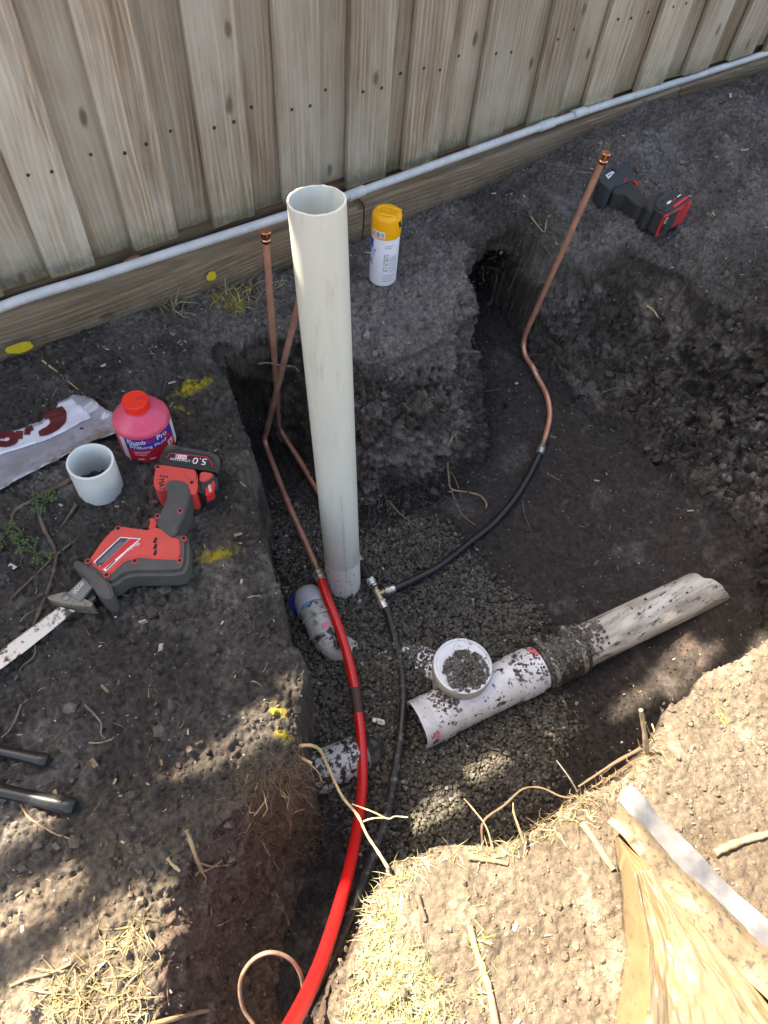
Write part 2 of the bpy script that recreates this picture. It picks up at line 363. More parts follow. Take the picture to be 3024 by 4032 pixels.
    MT['drill'] = mat('slate_tool_shell', (.030, .042, .050), .5, grime=((.085, .082, .075), 50, .62, .80))
    MT['drill_grip'] = mat('charcoal_tool_grip', (.026, .027, .029), .6, grime=((.09, .085, .075), 50, .62, .82))
    MT['red_rib'] = mat('red_battery_face', (.62, .03, .045), .5, grime=((.2, .05, .05), 40, .6, .8))
    MT['red_print'] = mat('red_print', (.60, .02, .03), .45)
    MT['silver'] = mat('silver_clip', (.75, .75, .72), .3, .9)
    MT['can_white'] = mat('white_can', (.68, .68, .76), .35)
    MT['can_cap'] = mat('orange_yellow_cap', (.86, .38, .005), .42, sss=.15)
    MT['print_grey'] = mat('grey_print', (.33, .33, .38), .5)
    MT['print_dark'] = mat('dark_print', (.05, .05, .07), .5)
    MT['print_blue'] = mat('blue_print', (.02, .10, .42), .45)
    MT['bottle'] = mat('pink_bottle', (.62, .055, .13), .32, sss=.3, var=((.68, .12, .19), 14))
    MT['bottle_low'] = mat('red_liquid_bottle', (.40, .012, .045), .25, sss=.2)
    MT['bottle_cap'] = mat('scarlet_cap', (.78, .025, .012), .4)
    MT['lab_red'] = mat('label_red', (.58, .015, .035), .4)
    MT['lab_blue'] = mat('label_blue', (.045, .025, .26), .4)
    MT['lab_white'] = mat('label_white', (.72, .62, .68), .4)
    MT['bag_white'] = mat('white_bag_film', (.62, .61, .68), .16, spec=.7, coat=.8)
    MT['bag_clear'] = mat('dirty_bag_film', (.24, .225, .25), .14, spec=.8, coat=1.0, var=((.34, .33, .40), 10), grime=((.17, .13, .085), 12, .50, .70))
    MT['maroon'] = mat('maroon_print', (.10, .008, .012), .35)
    MT['sack'] = mat('tan_sack_film', (.20, .145, .08), .15, spec=.9, coat=.8, var=((.14, .10, .055), 7), grime=((.09, .065, .04), 90, .60, .68), grime2=((.30, .25, .17), 40, .66, .72))
    MT['sack_band'] = mat('mottled_sack_film', (.125, .092, .055), .5, spec=.5, var=((.17, .13, .085), 30), grime=((.05, .042, .03), 90, .50, .64))
    MT['sack_strip'] = mat('milky_film', (.095, .095, .10), .25, spec=.5, var=((.16, .158, .165), 18))
    MT['handle'] = mat('black_tool_handle', (.016, .017, .019), .33, grime=((.11, .10, .08), 28, .56, .80))
    MT['soil'] = attr_mat('soil', .95, specks=True)
    MT['clod'] = attr_mat('soil_clod', .95, bump=((300, .6, .003),))
    MT['gravel'] = attr_mat('crushed_rock', .85, bump=((500, .4, .001),), mul=(240, .75, 1.25))
    MT['grass'] = attr_mat('dry_grass', .7, bump=(), mul=(60, .7, 1.3))
    MT['root'] = mat('pale_root', (.36, .25, .14), .8, var=((.22, .15, .09), 60))
    MT['root_tan'] = mat('peeled_root', (.52, .38, .20), .75, var=((.40, .27, .14), 40))
    MT['root_dark'] = mat('dark_root', (.12, .075, .045), .85)
    MT['root_fine'] = mat('fine_root', (.15, .095, .055), .85)
    MT['root_grey'] = mat('grey_root', (.20, .17, .14), .85, var=((.12, .10, .085), 50))
    MT['bark'] = mat('brown_bark', (.15, .105, .075), .85, var=((.08, .055, .04), 50), bump=(120, .6, .002))
    MT['chip'] = attr_mat('wood_chip', .8, bump=(), mul=(200, .8, 1.2))
    MT['leaf'] = mat('weed_leaf', (.055, .10, .03), .6, var=((.08, .12, .04), 60))
    MT['yellow'] = mat('yellow_paint', (.58, .43, .02), .6, grime=((.28, .21, .12), 60, .55, .66))
    MT['hedge'] = mat('dapple_leaf', (.05, .09, .03), .55)
    MT['wire'] = mat('brown_wire', (.26, .17, .12), .6, var=((.16, .10, .07), 60))
mk()

# ================================================================== THE GROUND (one sheet: yard, pit, trench)
FLOOR = -.41
rim_px = [(560,1700),(635,1640),(640,1540),(645,1430),(625,1340),(592,1235),(565,1150),(550,1050),(530,960),(500,850),(445,770),(470,725),(560,700),(640,690)]
RIM = [(-.55,-.62),(-.36,-.22),(-.259,.047),(-.191,.161),(-.136,.233),(-.111,.27),(-.044,.30)]
RIM += [tuple(U(x, y, 0)[:2]) for x, y in rim_px]
RIM += [(.675,1.24),(.70,1.17),(.75,1.12),(.83,1.095),(.92,1.085),(1.0,1.075),(1.075,1.10),(1.14,1.15),(1.201,1.175),(1.26,1.26),(1.308,1.31),(1.397,1.366),(1.482,1.346),(1.47,1.24),(1.47,1.17),
        (1.53,1.13),(1.60,1.11),(1.675,1.057),(1.751,.939),(1.77,.79),(1.80,.64),(1.84,.45),(1.80,.2),(1.62,.02),(1.35,-.05),(1.15,-.015),(1.026,-.004),(.90,.004),(.806,-.002),(.687,-.018),(.629,-.028),(.519,-.012),(.443,-.011),(.341,.014),(.253,.051),(.171,.086),
        (.106,.055),(.025,.001),(-.03,-.036),(-.10,-.13),(-.19,-.30),(-.36,-.70)]
FLR = [(-.42,-.55),(-.24,-.24),(-.12,-.03),(-.03,.12),(.05,.19),(.10,.235),(.155,.29),(.19,.38),(.245,.46),(.275,.54),(.30,.65),(.33,.745),(.375,.86),(.42,.97),(.465,1.10),(.49,1.20),(.55,1.225),(.615,1.19),(.59,1.08),(.585,.95),(.605,.87),(.66,.835),(.753,.816),(.88,.795),(.973,.796),(1.06,.85),(1.132,.905),
       (1.20,1.0),(1.30,1.15),(1.36,1.25),(1.42,1.29),(1.45,1.22),(1.43,1.08),(1.42,.98),(1.42,.876),(1.44,.675),(1.46,.509),(1.45,.314),(1.41,.2),(1.38,.06),(1.34,-.030),(1.15,-.003),(1.026,.008),(.9,.016),(.806,.010),(.687,-.006),(.629,-.016),(.519,0),(.443,.001),(.341,.026),(.253,.063),(.168,.102),(.096,.068),(.014,.013),(-.04,-.024),(-.112,-.12),(-.24,-.32),(-.39,-.66)]
def poly_dist(X, Y, poly):
    """distance to the outline and inside test"""
    d = np.full(X.shape, 1e9, np.float32); ins = np.zeros(X.shape, bool); n = len(poly)
    for i in range(n):
        (x0, y0), (x1, y1) = poly[i], poly[(i + 1) % n]; ex, ey = x1 - x0, y1 - y0
        t = np.clip(((X - x0) * ex + (Y - y0) * ey) / (ex * ex + ey * ey), 0, 1)
        d = np.minimum(d, (X - x0 - t * ex) ** 2 + (Y - y0 - t * ey) ** 2)
        c = (y0 > Y) != (y1 > Y); ins ^= c & (X < (x1 - x0) * (Y - y0) / (y1 - y0 + 1e-12) + x0)
    return np.sqrt(d), ins
def axis(dense, far0, far1):
    lo, hi = dense[0], dense[-1]
    a = lo - np.array([.01, .03, .07, .14, .25, .45, .8, 1.4, 2.5, 5, 10, 22]); b = hi + np.array([.01, .03, .07, .14, .25, .45, .8, 1.4, 2.5, 5, 10, 22])
    return np.concatenate([a[::-1], dense, b])
gx = axis(np.concatenate([np.arange(-.46, 1.86, .0032), np.arange(1.86, 3.35, .0058)]), 0, 0)
gy = axis(np.concatenate([np.arange(-.50, 1.52, .0032), np.arange(1.52, 1.60, .01)]), 0, 0)
GX, GY = np.meshgrid(gx, gy)                       # rows: y
X, Y = GX.ravel().astype(np.float32), GY.ravel().astype(np.float32)
wx = X + .014 * fbm(X, Y, X * 0, 9, 3, 5); wy = Y + .014 * fbm(X, Y, X * 0, 9, 3, 9)     # crumbled outline
dr, inr = poly_dist(wx, wy, RIM); df, inf = poly_dist(wx, wy, FLR)
t = np.where(inf, 1, np.where(inr, dr / (dr + df + 1e-6), 0))
t = np.clip(t, 0, 1)
wr = sst(X, 1.42, 1.56) * sst(Y, .15, .4)
prof0 = np.where(t < .5, .5 * (2 * t) ** 1.5, 1 - .5 * (2 - 2 * t) ** 1.25)
prof = prof0 * (1 - wr) + (1 - (1 - t) ** 2.4) * wr
penf = sst(X, .62, .72) * (1 - sst(X, 1.10, 1.2)) * sst(Y, .78, .9) * (1 - sst(Y, 1.15, 1.25)); prof = prof * (1 - penf) + penf * (t ** 1.35)
top = (-.040 * sst(Y, 1.10, 1.45) * np.exp(-((X - .80) / .42) ** 2) + .075 * sst(X, 1.35, 1.95) * sst(Y, .8, 1.45)
       + .020 * fbm(X, Y, X * 0, 2.2, 3, 31) * sst(np.abs(X) + np.abs(Y), .2, 1))
outd = np.where(inr, 0, dr)
top = top - .016 * np.exp(-outd / .035)             # rounded, worn lip
# mounds of spoil on the right and a ridge behind the drill
def bump(x, y, r, h): return h * np.exp(-(((X - x) ** 2 + (Y - y) ** 2) / r ** 2))
top = top + bump(2.05, .95, .16, .03) + bump(2.35, 1.35, .25, .05) + bump(1.95, 1.40, .12, .035) + bump(1.72, 1.42, .08, .03) + bump(2.6, .8, .3, .05)
top = top - bump(2.0, 1.22, .10, .012)
top = top - .045 * sst(Y, 1.36, 1.50) * sst(X, 1.35, 1.75) - .055 * sst(1.26 - Y, 0, .20) * sst(X, .66, .80) * (1 - sst(X, 1.05, 1.2)) * sst(Y, .95, 1.02)
lump = (1 - .7 * sst(Y, 1.36, 1.5)) * sst(X, 1.25, 1.5) * sst(Y, .75, 1.0) * (1 - np.exp(-(((X - 2.0) ** 2 + (Y - 1.17) ** 2) / .16 ** 2)))
top = top + lump * (.030 * fbm(X, Y, X * 0, 6.5, 3, 83) + .010) + bump(1.62, 1.36, .07, .03) + bump(2.25, 1.52, .15, .04) + bump(1.85, .90, .08, .03)
flo = (FLOOR + .07 * sst(X, 1.0, 1.5) + .02 * fbm(X, Y, X * 0, 3.5, 2, 41) * sst(X, .95, 1.2) + .05 * sst(.25 - Y, 0, .35) * sst(.25 - X, 0, .3)
       + .05 * np.exp(-(((X - 1.45) / .1) ** 2 + ((Y - .30) / .12) ** 2)) + .10 * np.exp(-(((X - U(1585, 1262, FLOOR)[0]) / .07) ** 2 + ((Y - U(1585, 1262, FLOOR)[1]) / .07) ** 2)) + .04 * np.exp(-(((X - U(1560, 1230, FLOOR)[0]) / .05) ** 2 + ((Y - U(1560, 1230, FLOOR)[1]) / .05) ** 2)) + .03 * np.exp(-(((X - 1.38) / .12) ** 2 + ((Y - .6) / .2) ** 2)))
_c = [U(850, 1440, FLOOR), U(930, 1470, FLOOR), U(640, 1480, FLOOR)]
for (p_, r_, h_) in ((_c[0], .075, .026), (_c[1], .05, .012), (_c[2], .06, .02)): flo = flo + h_ * np.exp(-(((X - p_[0]) ** 2 + (Y - p_[1]) ** 2) / r_ ** 2))
flo = flo - .05 * np.exp(-(((X - .54) / .07) ** 2 + ((Y - 1.17) / .08) ** 2))
Z = top + (flo - top) * prof
slope_zone = np.where(inr & ~inf, 4 * t * (1 - t), 0)
# surface normals of the smooth shape
Zg = Z.reshape(GX.shape); dzy, dzx = np.gradient(Zg, gy, gx)
nx, ny, nz_ = -dzx.ravel(), -dzy.ravel(), np.ones_like(X); ln = np.sqrt(nx * nx + ny * ny + 1); nx, ny, nz_ = nx / ln, ny / ln, nz_ / ln
on_floor = np.where(inf, 1, 0) * sst(df, 0, .05)
smooth_floor = on_floor * sst(X, .85, 1.0)
crumb = 1 - .72 * smooth_floor
view = (X > -.6) & (X < 3.6) & (Y > -.7) & (Y < 1.7)
def nz3(f, o, s, gain=.5):
    r = np.zeros_like(X); i = np.where(view)[0]; r[i] = fbm(X[i], Y[i], Z[i].astype(np.float32), f, o, s, gain); return r
cv = np.zeros_like(X); cg = np.ones_like(X); cv2 = np.zeros_like(X); cg2 = np.ones_like(X); _i = np.where(view)[0]; _w = .006 * fbm(X[_i], Y[_i], Z[_i], 60, 2, 77)
cv[_i], cg[_i] = cells(X[_i] + _w, Y[_i] - _w, Z[_i].astype(np.float32) + _w, 42, 3); cv2[_i], cg2[_i] = cells(X[_i] - _w, Y[_i] + _w, Z[_i].astype(np.float32) - _w, 105, 6)
big = nz3(7, 2, 50); mid = nz3(22, 3, 60); billow = np.abs(nz3(48, 2, 70)); fine = nz3(140, 3, 80, .6); peb = np.abs(nz3(95, 2, 90))
walls = sst(slope_zone, .1, .7)
frontp = sst(.12 - Y, 0, .1) * (~inr) * sst(X, .05, .2)
amp = (.010 * big * (.5 + 1.1 * walls) + .010 * mid * (.5 + 1.1 * walls) + .013 * (billow - .35) * (.7 + .9 * walls) + .0070 * (peb - .3) + .0036 * fine) * crumb * (1 - .55 * frontp)
rough_right = sst(X, 1.3, 1.6) * sst(.9 - Y, 0, .4) * (1 - on_floor)
amp = amp + rough_right * (.028 * mid + .014 * (billow - .3))
loose = np.clip(.10 + .9 * walls + .8 * rough_right + .35 * sst(big + .5 * mid, .15, .8), 0, 1.4) * crumb * (1 - .5 * frontp)
amp = amp + loose * (.0075 * cv - .0060 * (1 - sst(cg, 0, .16)) + .0034 * cv2 - .0028 * (1 - sst(cg2, 0, .2)))
# cracks and shrinkage on the trodden ground
amp = amp - .004 * np.exp(-(nz3(16, 2, 120) / .03) ** 2) * (1 - walls) * crumb
steep = .25 + .75 * sst(nz_, .06, .35); amp = amp * steep * (1 - .55 * sst(.42 - Y, 0, .15) * sst(.30 - X, 0, .15) * walls)
PXx, PYy, PZz = X + nx * amp, Y + ny * amp, Z + nz_ * amp
# the dug-out hollow under the bank on the right, and the one behind the copper pipes
def undercut(cx, cy, r, ax, ay, z0, z1, a):
    global PXx, PYy
    wgt = np.exp(-(((X - cx) ** 2 + (Y - cy) ** 2) / r ** 2)) * sst(-Z, -z0, -z1) * a
    PXx = PXx + ax * wgt; PYy = PYy + ay * wgt
undercut(1.39, 1.32, .13, .45, .9, -.08, -.20, .24)
undercut(1.22, 1.19, .08, -.7, .6, -.12, -.25, .05)
undercut(.50, 1.26, .09, .1, 1, -.12, -.25, .10)
undercut(.80, .86, .25, .1, 1, -.30, -.40, .045)
for _x, _y in ((.22, .07), (.45, 0), (.62, -.02), (.80, 0), (1.0, 0), (1.2, -.02)): undercut(_x, _y, .13, 0, -1, -.04, -.2, .04)
ZF = PZz.reshape(GX.shape)
def hgt(x, y):
    x = np.asarray(x, float); y = np.asarray(y, float)
    i = np.clip(np.searchsorted(gx, x) - 1, 0, len(gx) - 2); j = np.clip(np.searchsorted(gy, y) - 1, 0, len(gy) - 2)
    a = (x - gx[i]) / (gx[i + 1] - gx[i]); b = (y - gy[j]) / (gy[j + 1] - gy[j])
    return (ZF[j, i] * (1 - a) + ZF[j, i + 1] * a) * (1 - b) + (ZF[j + 1, i] * (1 - a) + ZF[j + 1, i + 1] * a) * b
def G(x, y, lift=0.0):                    # where the pixel's ray meets the ground
    v = ray(x, y); zz = np.arange(.35, -.62, -.003); P = EYE[None] + v[None] * ((zz - H) / v[2])[:, None]
    h = hgt(P[:, 0], P[:, 1]); k = np.argmax(P[:, 2] <= h)
    p = P[k].copy(); p[2] = h[k] + lift; return p
# colour: soil stays the colour it is, wet black in the pit, dry grey on top, sandy under the lawn
def lerp(a, b, m): m = np.asarray(m)[..., None]; return a * (1 - m) + np.asarray(b) * m
C = np.tile(np.array([.052, .046, .042]), (len(X), 1))
lo1 = nz3(3, 3, 200); lo2 = nz3(11, 3, 210); lo3 = nz3(45, 2, 230)
C = C * 1.35
C = lerp(C, (.150, .136, .126), sst(lo2, -.1, .6) * .75)
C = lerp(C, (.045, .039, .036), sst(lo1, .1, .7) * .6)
pen = sst(X, .62, .8) * sst(1.45 - X, 0, .25) * sst(Y, .95, 1.1) * (1 - inr)
C = lerp(C, (.165, .150, .145), pen * (.5 + .4 * sst(lo2, -.4, .4)))
back = sst(X, 1.45, 1.7) * sst(Y, .7, 1.0) * (1 - inr)
C = lerp(C, (.150, .136, .133), back * (.45 + .4 * sst(lo2, -.4, .4)))
wall_c = lerp(np.tile(np.array([.062, .052, .047]), (len(X), 1)), (.150, .130, .120), sst(lo2 + .6 * lo3, -.2, .7))
C = lerp(C, wall_c, sst(slope_zone, .05, .4) * .9)
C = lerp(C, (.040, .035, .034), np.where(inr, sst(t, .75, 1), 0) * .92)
C = lerp(C, (.095, .086, .084), on_floor * sst(lo2 + .5 * lo3, .35, .8) * .6)
C = lerp(C, (.10, .045, .02), sst(lo3 + lo1, 1.2, 1.6) * .15 * np.where(inr, 1, 0))
red = sst(.42 - Y, 0, .2) * sst(.30 - X, 0, .2) * np.where(inr & ~inf, 1, 0)
C = C * np.array([.95, .92, .885])
C = lerp(C, (.125, .088, .068), red * .85)
C = C * (1 + .16 * cv2 + .16 * cv)[:, None]
sandy = (1 - inr) * np.maximum(sst(.20 - Y, 0, .12) * sst(X, -.02, .12), .85 * sst(.42 - Y - .25 * X, 0, .25) * sst(.3 - X, 0, .2))
C = lerp(C, np.array([.155, .124, .092]), sandy * (.80 + .2 * np.clip(lo2, -1, 1)))
C = lerp(C, (.23, .195, .15), sandy * sst(lo2 + .5 * lo3, .3, .8) * .7)
C = lerp(C, (.088, .068, .050), sandy * sst(lo1 + .5 * lo2, .25, .7) * .7)
def paint(p0, p1, wd, amt, z=0.0, thr=-.15, colr=(.40, .31, .02)):
    """a sprayed mark from pixel p0 to pixel p1"""
    global C
    a_, b_ = U(*p0, z)[:2], U(*p1, z)[:2]; c = (a_ + b_) / 2; ln_ = np.linalg.norm(b_ - a_) / 2; ca, sa = (b_ - a_) / (2 * ln_); dx, dy = X - c[0], Y - c[1]
    e = ((dx * ca + dy * sa) / ln_) ** 2 + ((-dx * sa + dy * ca) / wd) ** 2
    C = lerp(C, colr, np.exp(-e * 1.2) * sst(lo3 + .7 * fine + .3 * cv2 + (1.0 - e) * .8, thr, thr + 1.1) * amt)
paint((378, 858), (462, 824), .023, 1.0, thr=-.5); paint((375, 884), (425, 900), .007, .7)
paint((410, 1214), (520, 1198), .016, .9, thr=-.3); paint((270, 1260), (345, 1250), .010, .6); paint((575, 1520), (625, 1545), .013, .7, thr=0); paint((588, 1582), (636, 1590), .012, .9, thr=-.3)
paint((460, 655), (545, 690), .05, .6, -.05, thr=.15)
me = bpy.data.meshes.new('ground'); ny_, nx_ = GX.shape
idx = np.arange(ny_ * nx_).reshape(ny_, nx_)
quads = np.stack([idx[:-1, :-1], idx[:-1, 1:], idx[1:, 1:], idx[1:, :-1]], -1).reshape(-1, 4)
me.vertices.add(len(X)); me.vertices.foreach_set('co', np.stack([PXx, PYy, PZz], 1).astype(np.float32).ravel())
me.loops.add(quads.size); me.loops.foreach_set('vertex_index', quads.ravel().astype(np.int32))
me.polygons.add(len(quads)); me.polygons.foreach_set('loop_start', np.arange(0, quads.size, 4, dtype=np.int32)); me.polygons.foreach_set('loop_total', np.full(len(quads), 4, np.int32))
me.update(calc_edges=True); me.polygons.foreach_set('use_smooth', np.ones(len(quads), bool))
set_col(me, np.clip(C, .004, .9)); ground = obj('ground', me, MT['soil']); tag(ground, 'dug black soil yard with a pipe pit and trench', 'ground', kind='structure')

# ================================================================== FENCE
FY = 1.566
R1 = zone(0, 0, 1512 / 1659); R2 = zone(1512, 0, 1512 / 1659)
out_px = [(R1(220, 1200), R1(415, 1145)), (R1(580, 1085), R1(772, 1030)), (R1(930, 990), R1(1100, 930)), (R1(1228, 880), R1(1388, 830)), (R1(1502, 810), R2(8, 765)),
          (R2(82, 735), R2(230, 690)), (R2(370, 640), R2(510, 595)), (R2(620, 560), R2(750, 515)), (R2(860, 475), R2(985, 435)), (R2(1087, 400), R2(1205, 360)), (R2(1290, 330), R2(1400, 295)), (R2(1487, 262), R2(1595, 228))]
outs = [(UY(*a, FY)[0], UY(*b, FY)[0]) for a, b in out_px]
zb_out = [.5 * (UY(*a, FY)[2] + UY(*b, FY)[2]) for a, b in out_px]
lft = outs[0]
while lft[0] > -2.2: lft = (lft[0] - .222, lft[1] - .222); outs.insert(0, lft); zb_out.insert(0, .112)
rgt = outs[-1]
while rgt[1] < 5: rgt = (rgt[0] + .222, rgt[1] + .222); outs.append(rgt); zb_out.append(.115)
fence = thing('paling_fence', 'tall weathered timber paling fence along the back of the dug yard', 'fence', (1.0, FY + .02, 0))
TOPZ = 1.58
nail_z = float(np.mean([UY(*R1(x, y), FY)[2] for x, y in [(205, 722), (640, 627), (1018, 538), (1340, 437)]]))
nm = mesh_of(*tube_data([(0, -.0015, 0), (0, .004, 0)], .0042, 8), smooth=40)
nm.materials.append(MT['nail'])
def paling(x0, x1, yf, zb, zt):
    wd = x1 - x0; xc = .5 * (x0 + x1); n = 14; V = []; Fc = []; th = .015; sd = random.random() * 50
    zs = np.concatenate([[zb], np.linspace(zb + .01, zt, n)])
    cup = random.uniform(-.002, .002)
    E0 = noise(zs * 0 + sd, zs, zs * 0, 2.5, 3) * .0028; E1 = noise(zs * 0 + sd, zs, zs * 0 + 9, 2.5, 4) * .0028; b = .002
    for z, e0, e1 in zip(zs, E0, E1):
        for (x, y) in ((-wd / 2 + e0 + b, 0), (0, cup), (wd / 2 + e1 - b, 0), (wd / 2 + e1, b), (wd / 2 + e1, th), (-wd / 2 + e0, th), (-wd / 2 + e0, b)): V.append((xc + x, yf + y, z + (random.uniform(-.002, .002) if z == zb else 0)))
    for i in range(len(zs) - 1):
        for k in range(7): Fc.append((i * 7 + k, i * 7 + (k + 1) % 7, (i + 1) * 7 + (k + 1) % 7, (i + 1) * 7 + k))
    Fc.append(tuple(range(7))[::-1]); Fc.append(tuple((len(zs) - 1) * 7 + k for k in range(7)))
    m = mesh_of(V, Fc, smooth=30); o = obj('paling', m, MT['paling'], fence)
    return o, xc
def paling_shaded(*a):
    o, x = paling(*a); o.data.materials.clear(); o.data.materials.append(MT['paling_shaded']); return o, x
def nails(pl, xs, yf):
    for x in xs:
        nn = bpy.data.objects.new('nail', nm); COL.objects.link(nn); nn.parent = pl; nn.location = Vector((x, yf, nail_z + random.uniform(-.012, .012))) - fence.location
for i, (a, b) in enumerate(outs):
    pl, xc = paling(a, b, FY, zb_out[i] + random.uniform(-.003, .003), TOPZ + random.uniform(-.01, .01)); wd = b - a
    if -.2 < xc < 4: nails(pl, (a + wd * .3, b - wd * .26), FY)
    if i + 1 < len(outs):
        c = outs[i + 1][0]; pl2, xm = paling_shaded(b - .022, c + .022, FY + .021, zb_out[i] + random.uniform(-.004, .010), TOPZ + random.uniform(-.01, .01))
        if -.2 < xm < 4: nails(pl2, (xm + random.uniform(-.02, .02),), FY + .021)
obj('rail_or_sun_stop', box((1.4, FY + .021 + .0175 + .012, .115), (7.2, .020, .22), .002), MT['plinth'], fence)  # unseen board added behind the palings, stops sun leaking under them
for z in (nail_z, 1.45): obj('rail_or_sun_stop', box((1.4, FY + .021 + .0175 + .022, z), (7.2, .038, .085), .003), MT['paling'], fence)
# plinth timbers under the palings
j1 = UY(788, 450, 1.50)[0]; j2 = UY(1487, 180, 1.53)[0]
def plinth(x0, x1, yf0, yf1, zt0, zt1, seed):
    n = max(8, int((x1 - x0) / .03)); V = []; Fc = []; prof_n = 8
    xa = np.linspace(x0, x1, n + 1); W1 = fbm(xa, xa * 0 + seed, xa * 0, 6, 3) * .006; W2 = fbm(xa, xa * 0 + seed, xa * 0 + 5, 9, 3) * .008; LR = fbm(xa, xa * 0 + seed, xa * 0 + 9, 14, 3) * .012
    for i in range(n + 1):
        s = i / n; x = x0 + (x1 - x0) * s; yf = yf0 + (yf1 - yf0) * s; zt = zt0 + (zt1 - zt0) * s
        w1, w2, lowr = W1[i], W2[i], LR[i]
        for (y, z) in ((yf + .085, zt), (yf + .012, zt + w1 * .4), (yf + .003 + w1 * .3, zt - .006 + w1 * .4), (yf + w1 * .5, zt - .05), (yf + .004 + w2 * .5, zt - .11), (yf + .012 + w2, zt - .155 + lowr), (yf + .04, zt - .172 + lowr), (yf + .085, zt - .175)): V.append((x, y, z))
    for i in range(n):
        for k in range(prof_n): Fc.append((i * 8 + k, (i + 1) * 8 + k, (i + 1) * 8 + (k + 1) % 8, i * 8 + (k + 1) % 8))
    Fc.append(tuple(range(8))); Fc.append(tuple(n * 8 + k for k in range(8))[::-1])
    m = mesh_of(V, Fc, smooth=45); m.flip_normals(); bmx = bmesh.new(); bmx.from_mesh(m); bmesh.ops.recalc_face_normals(bmx, faces=bmx.faces); bmx.to_mesh(m); bmx.free()
    return obj('plinth_board', m, MT['plinth'], fence)
plinth(-2.2, j1 - .003, 1.478, 1.500, .088, .086, 1); plinth(j1 + .003, j2 - .003, 1.503, 1.548, .086, .098, 4); plinth(j2 + .002, 5.0, 1.549, 1.55, .098, .10, 8)
# yellow paint dab and strip of red bark on the plinth
c = UY(456, 597, 1.486)
def blob(c, n_, u_, v_, r1, r2, seed):
    V = [c]; Fc = []
    for k in range(22):
        a = 2 * math.pi * k / 22; q = 1 + .3 * float(noise(math.cos(a), math.sin(a), seed, 1.5, 2)); V.append(c + np.asarray(u_) * r1 * q * math.cos(a) + np.asarray(v_) * r2 * q * math.sin(a))
    for k in range(22): Fc.append((0, 1 + k, 1 + (k + 1) % 22))
    return mesh_of(V, Fc)
obj('paint_dab', blob(c, 0, (1, 0, 0), (0, 0, 1), .014, .013, 1), MT['yellow'], fence)
c = UY(44, 752, 1.470); obj('paint_dab', blob(c, 0, (1, .02, 0), (0, 0, 1), .032, .016, 4), MT['yellow'], fence)
c1, c2 = U(268, 570, .094), U(302, 553, .094)
bk = tag(obj('bark_strip', tube(smooth_path([c1, (c1 + c2) / 2 + [0, 0, .002], c2]), [.003] + [.007] * 11 + [.003], 7), mat('red_bark', (.26, .09, .05), .8), None, c1), 'strip of red bark lying on the plinth behind the conduit', 'bark')
# ================================================================== CONDUIT
cp = [U(-900, 930, .1), U(0, 663, .103), U(200, 605, .103), U(420, 537, .103), U(640, 467, .104), U(757, 417, .106)]
cl = [np.array([x, 1.487 - .009 * (.05 - x), .101]) for x in (-2.0, -1.6, -1.2, -.8, -.4, -.15)] + [UY(0, 664, 1.487) + (UY(770, 417, 1.502) - UY(0, 664, 1.487)) * k / 4 for k in range(5)]
cq = [UY(770, 417, 1.502) + (UY(1180, 269, 1.545) - UY(770, 417, 1.502)) * k / 4 for k in range(5)]
cz = [UY(1180, 269, 1.545), UY(1255, 244, 1.552), UY(1350, 213, 1.562), UY(1420, 191, 1.568), UY(1480, 172, 1.571), np.array([2.75, 1.572, .108]), np.array([3.1, 1.573, .108]), np.array([3.6, 1.574, .108]), np.array([4.2, 1.575, .108]), np.array([5.0, 1.576, .108])]
conduit = thing('electrical_conduit', 'long pale grey conduit clipped along the foot of the fence', 'conduit', tuple(cl[2]))
CRAD = .0116
for P in (cl, cq, cz): obj('conduit_length', tube(smooth_path(P), CRAD, 18), MT['conduit'], conduit)
for (a, b) in ((UY(752, 424, 1.501), UY(785, 411, 1.504)), (UY(1165, 275, 1.5445), UY(1195, 264, 1.546)), (UY(1238, 248, 1.547), UY(1262, 240, 1.5485))):
    obj('coupling', tube([a, a + (b - a) * .5, b], CRAD + .0028, 18), MT['conduit'], conduit)

# ================================================================== STANDING PVC PIPE
def wdir(a, b): v = np.asarray(b, float) - np.asarray(a, float); return v / np.linalg.norm(v), np.linalg.norm(v)
pb = U(743, 1262, FLOOR); pt = U(684, 431, .645)
OD = .0880; ax_, L_ = wdir(pb, pt)
pipe = thing('pvc_pipe', 'tall off-white pvc pipe standing upright in the pit', 'pipe', tuple(pb))
r = OD / 2; wt = .0036
def ragged(me, base, ax, L, amt):
    for v in me.vertices:
        h = (np.array(v.co) - base) @ ax
        if h > L - .004: v.co += Vector(ax) * float(noise(v.co.x, v.co.y, 3, 160, 5)) * amt
b0 = pb - ax_ * .06
m1 = revolve([(r, .0), (r, .16), (r, .5), (r, L_ * .8), (r, L_ + .06 - .0007), (r - .0006, L_ + .06), (r - wt + .0005, L_ + .06), (r - wt, L_ + .0592), (r - wt, .9), (r - wt, .4), (r - wt, 0)], b0, ax_, 72, 40, closed=True)
ragged(m1, b0, ax_, L_ + .06, .0011)
obj('pipe_wall', m1, MT['pvc'], pipe)
obj('mud_splash', revolve([(r + .0004, .055), (r + .0004, .19)], b0, ax_, 60, 40), None, pipe).data.materials.append(MT['pvc_foot'])

